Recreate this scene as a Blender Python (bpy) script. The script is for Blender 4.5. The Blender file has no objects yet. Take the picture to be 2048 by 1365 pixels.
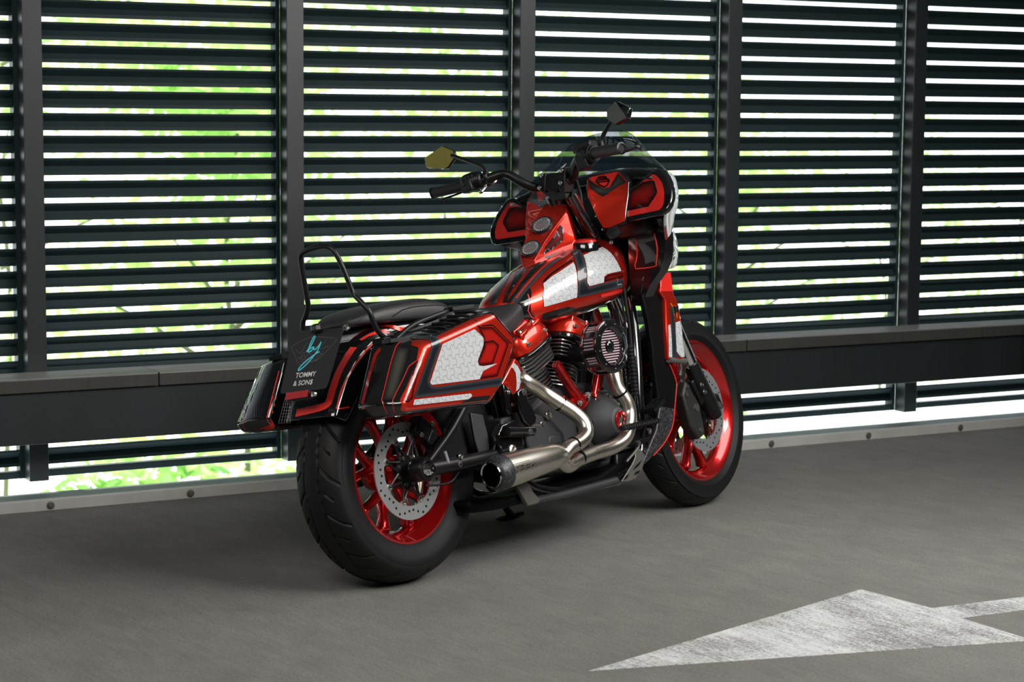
import bpy, bmesh, math, random
from mathutils import Vector, Matrix
from mathutils.bvhtree import BVHTree
from mathutils.geometry import delaunay_2d_cdt, tessellate_polygon

random.seed(4)
C = bpy.context.scene.collection
SC = bpy.context.scene
PI = math.pi

# ------------------------------------------------------------------ camera
cam = bpy.data.cameras.new('camera')
cam.sensor_width = 36.0
cam.lens = 4156.46 * 36.0 / 2048.0
cam.clip_end = 300
cam.dof.use_dof = True
cam.dof.focus_distance = 6.45
cam.dof.aperture_fstop = 5.0
co = bpy.data.objects.new('camera', cam)
C.objects.link(co)
co.matrix_world = Matrix(((0.87666887, 0.04599177, -0.47889085, 0),
                          (-0.48101937, 0.10135815, -0.87083115, 0),
                          (0.00848842, 0.99378634, 0.11098047, 1.41176),
                          (0, 0, 0, 1)))
SC.camera = co

# ------------------------------------------------------------------ world, lamps, exposure
w = bpy.data.worlds.new('overcast_sky')
SC.world = w
w.use_nodes = True
wn = w.node_tree
bg = wn.nodes['Background']
bg.inputs[0].default_value = (0.86, 0.95, 1.0, 1)
bg.inputs[1].default_value = 3.3

sun = bpy.data.lights.new('sun', 'SUN')
sun.energy = 7.0
sun.angle = 0.02
sun.color = (1.0, 0.96, 0.86)
so = bpy.data.objects.new('sun', sun)
C.objects.link(so)
so.rotation_euler = (math.radians(-38), math.radians(-18), 0)


def area(name, loc, target, sx, sy, power, color=(1, 1, 1), spread=180):
    a = bpy.data.lights.new(name, 'AREA')
    a.shape = 'RECTANGLE'
    a.size, a.size_y = sx, sy
    a.energy = power
    a.color = color
    a.spread = math.radians(spread)
    o = bpy.data.objects.new(name, a)
    C.objects.link(o)
    o.location = loc
    d = Vector(target) - Vector(loc)
    o.rotation_euler = d.to_track_quat('-Z', 'Y').to_euler()
    return o


area('added_overhead_light', (4.6, 4.3, 2.7), (3.6, 5.3, 0.0), 3.2, 1.7, 116, (1.0, 0.98, 0.95))  # added area light overhead, stands for no visible fixture
area('soft_box', (4.5, 2.7, 2.8), (3.2, 5.7, 0.6), 1.9, 1.4, 44, (1.0, 0.98, 0.95), 90)
area('added_left_fill', (0.4, 3.8, 2.7), (1.6, 5.0, 0.0), 2.8, 1.4, 92, (1.0, 0.97, 0.92))  # added unseen fill that brightens the floor on the left

SC.view_settings.view_transform = 'Standard'
SC.view_settings.look = 'None'
SC.view_settings.gamma = 1.0
SC.view_settings.exposure = 0.0
SC.view_settings.use_curve_mapping = False
SC.cycles.max_bounces = 8
SC.cycles.transparent_max_bounces = 16
SC.cycles.sample_clamp_indirect = 8.0
SC.cycles.use_denoising = True


# ------------------------------------------------------------------ materials
def mat(name, col, rough=0.5, metal=0.0, coat=0.0, coat_rough=0.03, spec=0.5, alpha=None, trans=0.0, emit=None, ior=None):
    m = bpy.data.materials.new(name)
    m.use_nodes = True
    b = m.node_tree.nodes['Principled BSDF']
    b.inputs['Base Color'].default_value = (*col, 1)
    b.inputs['Roughness'].default_value = rough
    b.inputs['Metallic'].default_value = metal
    b.inputs['Coat Weight'].default_value = coat
    b.inputs['Coat Roughness'].default_value = coat_rough
    b.inputs['Specular IOR Level'].default_value = spec
    b.inputs['Transmission Weight'].default_value = trans
    if ior:
        b.inputs['IOR'].default_value = ior
    if alpha is not None:
        b.inputs['Alpha'].default_value = alpha
    return m


class NT:
    """short-hand for building node trees"""

    def __init__(s, m):
        s.m = m
        s.n = m.node_tree.nodes
        s.l = m.node_tree.links
        s.b = s.n['Principled BSDF']
        s.tc = s.n.new('ShaderNodeTexCoord')

    def new(s, t, **k):
        x = s.n.new(t)
        for a, v in k.items():
            setattr(x, a, v)
        return x

    def link(s, a, b):
        s.l.new(a, b)

    def val(s, inp, v):
        if isinstance(v, (int, float)):
            inp.default_value = v
        elif isinstance(v, (tuple, list)):
            inp.default_value = v
        else:
            s.l.new(v, inp)

    def math(s, op, a, b=0.0, c=0.0):
        x = s.n.new('ShaderNodeMath')
        x.operation = op
        s.val(x.inputs[0], a)
        s.val(x.inputs[1], b)
        if len(x.inputs) > 2:
            s.val(x.inputs[2], c)
        return x.outputs[0]

    def noise(s, scale, detail=3, rough=0.6, vec=None, map_scale=None, rot=None, dist=0.0):
        v = vec or s.tc.outputs['Object']
        if map_scale or rot:
            mp = s.n.new('ShaderNodeMapping')
            if rot:
                r0 = s.n.new('ShaderNodeMapping')
                r0.inputs['Rotation'].default_value = rot
                s.link(v, r0.inputs['Vector'])
                v = r0.outputs[0]
            s.link(v, mp.inputs['Vector'])
            mp.inputs['Scale'].default_value = map_scale or (1, 1, 1)
            v = mp.outputs[0]
        x = s.n.new('ShaderNodeTexNoise')
        s.link(v, x.inputs['Vector'])
        x.inputs['Scale'].default_value = scale
        x.inputs['Detail'].default_value = detail
        x.inputs['Roughness'].default_value = rough
        x.inputs['Distortion'].default_value = dist
        return x.outputs['Fac']

    def ramp(s, f, stops, interp='LINEAR'):
        r = s.n.new('ShaderNodeValToRGB')
        r.color_ramp.interpolation = interp
        e = r.color_ramp.elements
        while len(e) < len(stops):
            e.new(0.5)
        for i, (p, c) in enumerate(stops):
            e[i].position = p
            e[i].color = (*c, 1) if len(c) == 3 else c
        s.link(f, r.inputs[0])
        return r.outputs[0]

    def mix(s, f, a, b, mode='MIX'):
        x = s.n.new('ShaderNodeMix')
        x.data_type = 'RGBA'
        x.blend_type = mode
        s.val(x.inputs[0], f)
        for i, v in ((6, a), (7, b)):
            if isinstance(v, tuple):
                x.inputs[i].default_value = (*v, 1) if len(v) == 3 else v
            else:
                s.link(v, x.inputs[i])
        return x.outputs[2]

    def bump(s, h, strength, dist=0.01):
        x = s.n.new('ShaderNodeBump')
        x.inputs['Strength'].default_value = strength
        x.inputs['Distance'].default_value = dist
        s.link(h, x.inputs['Height'])
        s.link(x.outputs[0], s.b.inputs['Normal'])


# concrete floor: broom-finished, speckled
m_floor = mat('broomed_concrete', (0.13, 0.13, 0.12), 0.75)
t = NT(m_floor)
RT = (0, 0, math.radians(-6))
big = t.noise(0.8, 4, 0.55)
mid = t.noise(5, 4, 0.6, map_scale=(2.2, 1, 1), rot=RT)
broom = t.noise(8, 6, 0.8, map_scale=(9, 1.0, 1), rot=RT, dist=0.5)
groove = t.ramp(t.noise(5, 3, 0.65, map_scale=(22, 0.7, 1), rot=RT, dist=0.4), [(0.60, (0, 0, 0)), (0.70, (1, 1, 1))])
gmask = t.ramp(t.noise(2.3, 3, 0.6), [(0.44, (0, 0, 0)), (0.62, (1, 1, 1))])
fine = t.noise(150, 5, 0.85)
c = t.ramp(big, [(0.3, (0.118, 0.116, 0.106)), (0.7, (0.160, 0.157, 0.145))])
c = t.mix(0.5, c, t.ramp(broom, [(0.30, (0.33, 0.33, 0.325)), (0.70, (0.67, 0.67, 0.66))]), 'OVERLAY')
c = t.mix(0.5, c, t.ramp(mid, [(0.28, (0.38, 0.38, 0.38)), (0.72, (0.62, 0.62, 0.615))]), 'OVERLAY')
c = t.mix(0.8, c, t.ramp(fine, [(0.30, (0.12, 0.12, 0.12)), (0.70, (0.88, 0.88, 0.88))]), 'OVERLAY')
c = t.mix(t.math('MULTIPLY', t.math('MULTIPLY', groove, gmask), 0.5), c, (0.05, 0.048, 0.044))
for sc_, th_, keep in ((24, 0.085, 0.70), (60, 0.13, 0.55)):
    vo = t.new('ShaderNodeTexVoronoi')
    t.link(t.tc.outputs['Object'], vo.inputs['Vector'])
    vo.inputs['Scale'].default_value = sc_
    sx = t.new('ShaderNodeSeparateColor')
    t.link(vo.outputs['Color'], sx.inputs[0])
    dot = t.math('MULTIPLY', t.math('LESS_THAN', vo.outputs['Distance'], t.math('MULTIPLY', sx.outputs[1], th_)), t.math('GREATER_THAN', sx.outputs[0], keep))
    c = t.mix(t.math('MULTIPLY', dot, 0.8), c, (0.018, 0.017, 0.015))
t.link(c, t.b.inputs['Base Color'])
t.bump(t.math('ADD', t.math('MULTIPLY', broom, 0.8), t.math('MULTIPLY', fine, 0.6)), 0.4, 0.004)

# worn white road paint on the same concrete
m_paint_line = mat('worn_white_paint', (0.5, 0.5, 0.5), 0.65)
t = NT(m_paint_line)
broom = t.noise(7, 6, 0.8, map_scale=(13, 1.0, 1), rot=RT, dist=0.3)
patch = t.noise(3.2, 3, 0.6)
speck = t.noise(110, 5, 0.9)
f = t.math('ADD', t.math('MULTIPLY', broom, 0.6), t.math('ADD', t.math('MULTIPLY', patch, 0.5), t.math('MULTIPLY', speck, 1.1)))
k2 = t.ramp(t.math('MULTIPLY', f, 0.5), [(0.52, (1, 1, 1)), (0.62, (0, 0, 0))])
c = t.mix(k2, (0.11, 0.108, 0.10), t.ramp(t.noise(6, 4, 0.7, map_scale=(5, 1, 1), rot=RT), [(0.3, (0.40, 0.41, 0.39)), (0.7, (0.60, 0.62, 0.63))]))
t.link(c, t.b.inputs['Base Color'])
t.bump(f, 0.3, 0.003)

m_louver = mat('dark_green_grey_aluminium', (0.015, 0.030, 0.032), 0.5, 0.0, spec=0.25)
t = NT(m_louver)
t.link(t.ramp(t.noise(6, 4), [(0.3, (0.0135, 0.027, 0.028)), (0.7, (0.017, 0.032, 0.036))]), t.b.inputs['Base Color'])
t.link(t.ramp(t.noise(30, 4), [(0.3, (0.45,) * 3), (0.7, (0.55,) * 3)]), t.b.inputs['Roughness'])
m_post = mat('grey_green_post_paint', (0.042, 0.052, 0.058), 0.40)
t = NT(m_post)
t.link(t.ramp(t.noise(5, 4, map_scale=(1, 1, 0.3)), [(0.3, (0.015, 0.020, 0.020)), (0.7, (0.020, 0.026, 0.027))]), t.b.inputs['Base Color'])
m_cap = mat('weathered_coping_metal', (0.2, 0.2, 0.19), 0.28)
t = NT(m_cap)
v = t.noise(12, 5, 0.7, map_scale=(6, 1, 1))
t.link(t.mix(0.7, t.ramp(v, [(0.3, (0.03, 0.03, 0.026)), (0.75, (0.075, 0.075, 0.066))]), t.ramp(t.noise(3, 3), [(0.3, (0.04, 0.04, 0.035)), (0.7, (0.065, 0.065, 0.06))])), t.b.inputs['Base Color'])
m_captop = mat('pale_lit_top', (0.24, 0.245, 0.235), 0.45)  # paler than the coping: light falling on its top put into the colour
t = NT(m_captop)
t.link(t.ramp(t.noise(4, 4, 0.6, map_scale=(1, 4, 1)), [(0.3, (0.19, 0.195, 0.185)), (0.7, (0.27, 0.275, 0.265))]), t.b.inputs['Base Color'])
m_kerb = mat('grey_kerb_angle', (0.33, 0.33, 0.31), 0.55)
t = NT(m_kerb)
t.link(t.ramp(t.noise(7, 5, 0.7), [(0.3, (0.36, 0.36, 0.34)), (0.75, (0.48, 0.48, 0.455))]), t.b.inputs['Base Color'])
m_slab = mat('blue_grey_slab_edge', (0.10, 0.13, 0.13), 0.45)
m_ceiling = mat('dark_ceiling_concrete', (0.16, 0.16, 0.15), 0.9)

# bike materials
m_black = mat('gloss_black_paint', (0.006, 0.006, 0.007), 0.12, 0.0, coat=1.0)
m_satin = mat('satin_black_metal', (0.0055, 0.0055, 0.006), 0.36, 0.0, spec=0.35)
m_matte = mat('dull_black_plastic', (0.0015, 0.0015, 0.0017), 0.6, 0.0, spec=0.1)
m_wrinkle = mat('wrinkle_black_powder_coat', (0.012, 0.012, 0.012), 0.5)
t = NT(m_wrinkle); t.bump(t.noise(420, 3, 0.6), 0.5, 0.002)
m_plastic = mat('black_plastic', (0.008, 0.008, 0.009), 0.45, spec=0.3)
m_rubber = mat('tyre_rubber', (0.0045, 0.0048, 0.0052), 0.55, spec=0.28)
t = NT(m_rubber); t.bump(t.noise(300, 3, 0.6), 0.2, 0.002)
m_grip = mat('grip_rubber', (0.012, 0.012, 0.013), 0.55)


def candy(name, deep, bright, rough=0.3):
    m = mat(name, bright, rough, 0.75, coat=1.0, coat_rough=0.03)
    t = NT(m)
    lw = t.new('ShaderNodeLayerWeight')
    lw.inputs[0].default_value = 0.35
    t.link(t.mix(lw.outputs['Facing'], bright, deep), t.b.inputs['Base Color'])
    return m


m_red = candy('candy_red_paint', (0.27, 0.004, 0.004), (0.86, 0.032, 0.011))
m_wheel_red = candy('candy_red_wheel', (0.22, 0.003, 0.004), (0.62, 0.010, 0.010), 0.26)
m_rear_red = mat('bright_red_band', (0.70, 0.035, 0.03), 0.35, 0.0, coat=0.6)
m_flat_red = mat('bright_red_pinstripe', (0.62, 0.02, 0.015), 0.3, 0.0, coat=0.8)


def fade(name, dist, inner, outer, metal=0.6):
    """airbrushed shading: outer colour at the border of a painted field, inner colour from `dist` inwards"""
    m = mat(name, inner, 0.3, metal, coat=1.0)
    t = NT(m)
    a = t.new('ShaderNodeAttribute', attribute_name='edge')
    f = t.math('DIVIDE', a.outputs['Fac'], dist)
    r = t.ramp(f, [(0.0, outer), (1.0, inner)], 'EASE')
    t.link(r, t.b.inputs['Base Color'])
    return m


m_fade = fade('airbrushed_red_to_black', 0.016, (0.66, 0.014, 0.008), (0.012, 0.001, 0.001))
m_fade_dark = fade('airbrushed_deep_red', 0.035, (0.42, 0.006, 0.006), (0.006, 0.002, 0.002))
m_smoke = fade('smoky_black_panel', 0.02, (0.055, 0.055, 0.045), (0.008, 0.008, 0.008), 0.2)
m_blackband = fade('gloss_blue_black_band', 0.012, (0.004, 0.006, 0.010), (0.03, 0.034, 0.038), 0.0)


def trilobe(name, base, line, size, axes=('X', 'Z'), rough=0.28):
    """interlocking three-lobed cells: a honeycomb whose edges bend alternately in and out"""
    m = mat(name, base, rough, 0.0, coat=0.6)
    t = NT(m)
    sp = t.new('ShaderNodeSeparateXYZ')
    t.link(t.tc.outputs['Object'], sp.inputs[0])
    u = t.math('DIVIDE', sp.outputs[axes[0]], size)
    v = t.math('DIVIDE', sp.outputs[axes[1]], size)
    s3 = math.sqrt(3)
    # reciprocal vectors of the lattice (1,0),(1/2,s3/2)
    ks = [(0.0, 4 * PI / s3), (2 * PI, -2 * PI / s3), (-2 * PI, -2 * PI / s3)]
    du = dv = None
    A = 0.0145
    for (kx, ky) in ks:
        ph = t.math('ADD', t.math('MULTIPLY', u, kx), t.math('MULTIPLY', v, ky))
        cs = t.math('COSINE', ph)
        a = t.math('MULTIPLY', cs, -ky * A)
        b = t.math('MULTIPLY', cs, kx * A)
        du = a if du is None else t.math('ADD', du, a)
        dv = b if dv is None else t.math('ADD', dv, b)
    u = t.math('ADD', u, du)
    v = t.math('ADD', v, dv)

    def hexd(ou, ov):
        a = t.math('SUBTRACT', t.math('FLOORED_MODULO', t.math('ADD', u, ou), 1.0), 0.5)
        b = t.math('SUBTRACT', t.math('FLOORED_MODULO', t.math('ADD', v, ov), s3), s3 / 2)
        ax = t.math('ABSOLUTE', a)
        by = t.math('ABSOLUTE', b)
        return t.math('MAXIMUM', ax, t.math('ADD', t.math('MULTIPLY', ax, 0.5), t.math('MULTIPLY', by, s3 / 2)))
    d = t.math('MINIMUM', hexd(0.5, s3 / 2), hexd(0.0, 0.0))
    f = t.ramp(t.math('MULTIPLY', d, 2.0), [(0.0, (0, 0, 0)), (0.915, (0, 0, 0)), (0.955, (1, 1, 1))])
    t.link(t.mix(f, base, line), t.b.inputs['Base Color'])
    return m


m_hex = trilobe('white_trilobe_cells', (0.47, 0.48, 0.49), (0.17, 0.18, 0.19), 0.033)
m_hexdark = trilobe('black_trilobe_cells', (0.05, 0.05, 0.05), (0.015, 0.015, 0.015), 0.030, ('Y', 'Z'))
m_hexside = trilobe('white_trilobe_cells_side', (0.47, 0.48, 0.49), (0.2, 0.21, 0.22), 0.033, ('X', 'Z'))

m_steel = mat('brushed_stainless', (0.60, 0.555, 0.49), 0.27, 1.0)
t = NT(m_steel)
v = t.noise(60, 4, 0.6, map_scale=(1, 1, 12))
t.link(t.ramp(t.noise(9, 2), [(0.3, (0.26,) * 3), (0.7, (0.32,) * 3)]), t.b.inputs['Roughness'])
t.link(t.ramp(t.noise(5, 2), [(0.3, (0.60, 0.54, 0.46)), (0.7, (0.64, 0.60, 0.54))]), t.b.inputs['Base Color'])
m_disc = mat('ground_disc_steel', (0.62, 0.63, 0.64), 0.36, 0.85)
m_chrome = mat('chrome', (0.8, 0.8, 0.8), 0.07, 1.0)
m_bolt = mat('zinc_bolt', (0.62, 0.61, 0.58), 0.25, 1.0)
m_engine = mat('dark_grey_engine_coat', (0.030, 0.030, 0.033), 0.5, 0.1)
t = NT(m_engine); t.bump(t.noise(500, 3, 0.6), 0.5, 0.0015)
m_fin = mat('machined_fin', (0.35, 0.35, 0.35), 0.3, 0.9)
m_leather = mat('black_seat_vinyl', (0.020, 0.020, 0.021), 0.5)
t = NT(m_leather); t.bump(t.noise(260, 4, 0.6), 0.25, 0.002)
m_thread = mat('seat_thread', (0.004, 0.004, 0.004), 0.7)
m_lens_red = mat('red_reflector', (0.45, 0.01, 0.015), 0.25, 0.0, coat=1.0)
m_lens_smoke = mat('smoked_lamp_lens', (0.010, 0.008, 0.008), 0.08, 0.0, coat=1.0)
m_plate = mat('matte_black_plate', (0.018, 0.018, 0.019), 0.42)
m_cyan = mat('cyan_print', (0.10, 0.72, 0.85), 0.5)
m_white = mat('white_print', (0.75, 0.75, 0.75), 0.5)
m_grey = mat('grey_print', (0.22, 0.22, 0.22), 0.5)
m_mirror_refl = mat('yellow_reflection_mirror', (0.30, 0.28, 0.07), 0.22, 0.25)  # yellow reflected in the mirror is put into its base colour
m_mirror = mat('mirror_glass', (0.8, 0.82, 0.8), 0.02, 1.0)
m_screen = mat('tinted_windscreen', (0.010, 0.022, 0.032), 0.02, 0.0, spec=0.5, alpha=0.62, coat=0.3)
m_screen.surface_render_method = 'DITHERED' if hasattr(m_screen, 'surface_render_method') else None
m_filter = mat('filter_gauze', (0.42, 0.30, 0.34), 0.6)
m_dial = mat('dial_black', (0.012, 0.012, 0.013), 0.35)
m_glass = mat('dial_glass', (1, 1, 1), 0.02, 0.0, alpha=0.12)
m_grey_metal = mat('cast_grey_bracket', (0.16, 0.15, 0.14), 0.45, 0.6)
m_carbon = mat('speckled_black_guard', (0.02, 0.02, 0.022), 0.42, 0.0)
t = NT(m_carbon)
t.link(t.ramp(t.noise(220, 3, 0.8), [(0.5, (0.008, 0.008, 0.009)), (0.72, (0.14, 0.14, 0.15))]), t.b.inputs['Base Color'])
m_yellow = mat('painted_amber_reflection', (0.45, 0.28, 0.02), 0.4)
m_bark = mat('bark', (0.12, 0.13, 0.06), 0.9)
m_leaf = []
for i, cc in enumerate([(0.20, 0.40, 0.11), (0.34, 0.54, 0.19), (0.48, 0.64, 0.31)]):
    m = mat('leaf_green_%s' % ('dark', 'mid', 'light')[i], cc, 0.5)
    t = NT(m)
    tr = t.new('ShaderNodeBsdfTranslucent')
    tr.inputs[0].default_value = (cc[0] * 1.5, min(1, cc[1] * 1.4), cc[2] * 1.2, 1)
    mx = t.new('ShaderNodeMixShader')
    mx.inputs[0].default_value = 0.5
    t.link(t.b.outputs[0], mx.inputs[1]); t.link(tr.outputs[0], mx.inputs[2])
    t.link(mx.outputs[0], t.n['Material Output'].inputs[0])
    m_leaf.append(m)
m_grass = mat('pale_paving', (0.75, 0.77, 0.74), 0.8)


# ------------------------------------------------------------------ mesh helpers
class MB:
    def __init__(s):
        s.v = []
        s.f = []
        s.mi = []
        s.cur = 0

    def add(s, vs, fs):
        o = len(s.v)
        s.v += [tuple(p) for p in vs]
        s.f += [tuple(i + o for i in f) for f in fs]
        s.mi += [s.cur] * len(fs)
        return s

    def box(s, c, size, rot=None):
        h = [x / 2 for x in size]
        vs = [Vector((sx * h[0], sy * h[1], sz * h[2])) for sx in (-1, 1) for sy in (-1, 1) for sz in (-1, 1)]
        if rot is not None:
            M = rot if isinstance(rot, Matrix) else Matrix.Rotation(rot, 3, 'Z')
            vs = [M @ p for p in vs]
        vs = [p + Vector(c) for p in vs]
        return s.add(vs, [(0, 1, 3, 2), (4, 6, 7, 5), (0, 4, 5, 1), (2, 3, 7, 6), (0, 2, 6, 4), (1, 5, 7, 3)])

    def grid(s, rings, closed=True, cap0=False, cap1=False):
        n = len(rings[0])
        vs = [p for r in rings for p in r]
        fs = []
        for i in range(len(rings) - 1):
            for j in range(n if closed else n - 1):
                a = i * n + j
                b = i * n + (j + 1) % n
                fs.append((a, b, b + n, a + n))
        if cap0:
            fs.append(tuple(reversed(range(n))))
        if cap1:
            fs.append(tuple((len(rings) - 1) * n + j for j in range(n)))
        return s.add(vs, fs)

    def tube(s, pts, r, n=12, smooth=0, closed=False, caps=True, flat=1.0):
        P = [Vector(p) for p in pts]
        R = list(r) if isinstance(r, (list, tuple)) else [r] * len(P)
        if smooth:
            P, R = spline(P, R, smooth, closed)
        rings = []
        T = []
        for i in range(len(P)):
            a = P[i - 1] if (i > 0 or closed) else P[i]
            b = P[(i + 1) % len(P)] if (i < len(P) - 1 or closed) else P[i]
            T.append((b - a).normalized())
        up = Vector((0, 0, 1)) if abs(T[0].z) < 0.9 else Vector((0, 1, 0))
        nrm = (up - T[0] * up.dot(T[0])).normalized()
        for i in range(len(P)):
            nrm = (nrm - T[i] * nrm.dot(T[i])).normalized()
            bn = T[i].cross(nrm)
            rings.append([P[i] + nrm * math.cos(2 * PI * k / n) * R[i] * flat + bn * math.sin(2 * PI * k / n) * R[i] for k in range(n)])
        if closed:
            rings.append(rings[0])
        return s.grid(rings, True, caps and not closed, caps and not closed)

    def lathe(s, prof, c=(0, 0, 0), axis=(0, 1, 0), n=48, a0=0.0, a1=2 * PI, caps=True):
        """prof: (radius, along) pairs"""
        ax = Vector(axis).normalized()
        e = Vector((1, 0, 0)) if abs(ax.x) < 0.9 else Vector((0, 0, 1))
        u = (e - ax * e.dot(ax)).normalized()
        w_ = ax.cross(u)
        full = abs(a1 - a0 - 2 * PI) < 1e-6
        m = n if full else n + 1
        rings = []
        for (r, h) in prof:
            rings.append([Vector(c) + ax * h + (u * math.cos(a0 + (a1 - a0) * k / n) + w_ * math.sin(a0 + (a1 - a0) * k / n)) * r for k in range(m)])
        return s.grid(rings, full, caps and full and prof[0][0] > 1e-6, caps and full and prof[-1][0] > 1e-6)

    def cyl(s, p0, p1, r, r1=None, n=16):
        p0, p1 = Vector(p0), Vector(p1)
        return s.lathe([(r, 0), (r if r1 is None else r1, (p1 - p0).length)], p0, p1 - p0, n)

    def prism(s, poly, vec):
        n = len(poly)
        a = [Vector(p) for p in poly]
        b = [p + Vector(vec) for p in a]
        return s.add(a + b, [tuple(reversed(range(n))), tuple(range(n, 2 * n))] + [(i, (i + 1) % n, n + (i + 1) % n, n + i) for i in range(n)])

    def bolt(s, p, d, r=0.006, h=0.005, n=6):
        p = Vector(p)
        d = Vector(d).normalized()
        s.lathe([(r * 1.35, 0), (r * 1.35, h * 0.3), (r, h * 0.32), (r, h), (r * 0.55, h * 1.02), (r * 0.5, h * 0.55), (0.0, h * 0.55)], p, d, max(n, 12), caps=False)
        return s

    def sphere(s, c, r, n=12, sc=(1, 1, 1)):
        prof = [(r * math.sin(PI * k / n), -r * math.cos(PI * k / n)) for k in range(n + 1)]
        o = len(s.v)
        s.lathe(prof, (0, 0, 0), (0, 0, 1), n * 2, caps=False)
        for i in range(o, len(s.v)):
            v = s.v[i]
            s.v[i] = (v[0] * sc[0] + c[0], v[1] * sc[1] + c[1], v[2] * sc[2] + c[2])
        return s

    def mirror(s):
        n = len(s.v)
        s.v += [(x, -y, z) for (x, y, z) in s.v]
        s.f += [tuple(reversed([i + n for i in f])) for f in s.f[:]]
        s.mi += s.mi[:]
        return s

    def islands(s, side=False):
        """separate MBs, one per loose piece (or one per side of the bike)"""
        if side:
            out = [MB(), MB()]
            idx = [0 if sum(s.v[i][1] for i in f) < 0 else 1 for f in s.f]
        else:
            par = list(range(len(s.v)))

            def find(a):
                while par[a] != a:
                    par[a] = par[par[a]]
                    a = par[a]
                return a
            for f in s.f:
                r = find(f[0])
                for i in f[1:]:
                    par[find(i)] = r
            roots = {}
            idx = [roots.setdefault(find(f[0]), len(roots)) for f in s.f]
            out = [MB() for _ in roots]
        maps = [{} for _ in out]
        for f, k in zip(s.f, idx):
            mp, o = maps[k], out[k]
            g = []
            for i in f:
                if i not in mp:
                    mp[i] = len(o.v)
                    o.v.append(s.v[i])
                g.append(mp[i])
            o.f.append(tuple(g))
            o.mi.append(0)
        return [o for o in out if o.f]

    def build(s, name, m, parent=None, smooth=35, bevel=0, bseg=2, sub=0, recalc=True, solid=0, split=None):
        if split is None:
            split = {'bolt': 1, 'disc_rivet': 1, 'grip': 1, 'bar_end': 1, 'lever': 1, 'cooling_fin': 1, 'pushrod_tube': 1, 'control_cable': 1, 'brake_hose': 1,
                     'switch_button': 1, 'pipe_joint_band': 1, 'mirror_stem': 1, 'riser': 1, 'lower_rail': 1, 'axle_nut': 2, 'switch_housing': 2, 'hose_fitting': 1}.get(name, 0)
        if split:
            parts = s.islands(split == 2)
            if len(parts) > 1:
                return [q.build(name, m, parent, smooth, bevel, bseg, sub, recalc, solid, 0) for q in parts][0]
        me = bpy.data.meshes.new(name)
        me.from_pydata(s.v, [], s.f)
        ms = m if isinstance(m, (list, tuple)) else [m]
        for x in ms:
            me.materials.append(x)
        if len(ms) > 1:
            me.polygons.foreach_set('material_index', s.mi)
        if recalc:
            bm = bmesh.new()
            bm.from_mesh(me)
            bmesh.ops.remove_doubles(bm, verts=bm.verts, dist=1e-6)
            bmesh.ops.recalc_face_normals(bm, faces=bm.faces)
            bm.to_mesh(me)
            bm.free()
        if smooth:
            me.polygons.foreach_set('use_smooth', [True] * len(me.polygons))
            me.set_sharp_from_angle(angle=math.radians(smooth))
        me.update()
        o = bpy.data.objects.new(name, me)
        C.objects.link(o)
        if parent:
            o.parent = parent
        if solid:
            q = o.modifiers.new('thickness', 'SOLIDIFY')
            q.thickness = abs(solid)
            q.offset = -1 if solid > 0 else 1
        if bevel:
            b = o.modifiers.new('bevel', 'BEVEL')
            b.width = bevel
            b.segments = bseg
            b.limit_method = 'ANGLE'
            b.angle_limit = math.radians(28)
        if name in ('drilled_hole', 'filter_pleat', 'dial_mark', 'engraved_mark', 'stitching', 'lettering', 'cyan_signature', 'line_drawing', 'tail_reflection'):
            o['kind'] = 'stuff'
        if sub:
            q = o.modifiers.new('sub', 'SUBSURF')
            q.levels = q.render_levels = sub
        return o


def spline(P, R, k, closed=False):
    n = len(P)
    if n < 3:
        return P, R
    oP, oR = [], []
    rng = n if closed else n - 1
    for i in range(rng):
        p0 = P[(i - 1) % n] if (i > 0 or closed) else P[i] * 2 - P[i + 1]
        p1, p2 = P[i], P[(i + 1) % n]
        p3 = P[(i + 2) % n] if (i + 2 < n or closed) else P[i + 1] * 2 - P[i]
        for j in range(k):
            u = j / k
            oP.append(0.5 * ((2 * p1) + (-p0 + p2) * u + (2 * p0 - 5 * p1 + 4 * p2 - p3) * u * u + (-p0 + 3 * p1 - 3 * p2 + p3) * u ** 3))
            oR.append(R[i] * (1 - u) + R[(i + 1) % n] * u)
    if not closed:
        oP.append(P[-1])
        oR.append(R[-1])
    return oP, oR


def empty(name, parent=None, loc=(0, 0, 0)):
    o = bpy.data.objects.new(name, None)
    o.empty_display_size = 0.1
    C.objects.link(o)
    o.location = loc
    if parent:
        o.parent = parent
    return o


def tag(o, label=None, cat=None, group=None, kind=None):
    for k, v in (('label', label), ('category', cat), ('group', group), ('kind', kind)):
        if v:
            o[k] = v
    return o


BV = {}
TWIN = {}


def bvh(o):
    if o.name not in BV:
        dg = bpy.context.evaluated_depsgraph_get()
        dg.update()
        BV[o.name] = BVHTree.FromObject(o, dg)
    return BV[o.name]


def roundpoly(P, r, k=4):
    """round the corners of a closed 3D polygon"""
    if r <= 0:
        return P
    out = []
    n = len(P)
    for i in range(n):
        a, b, c_ = P[i - 1], P[i], P[(i + 1) % n]
        d1, d2 = (a - b), (c_ - b)
        l = min(r, d1.length * 0.45, d2.length * 0.45)
        s_, e_ = b + d1.normalized() * l, b + d2.normalized() * l
        for j in range(k + 1):
            u = j / k
            out.append(s_ * (1 - u) ** 2 + b * 2 * u * (1 - u) + e_ * u * u)
    return out


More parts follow.
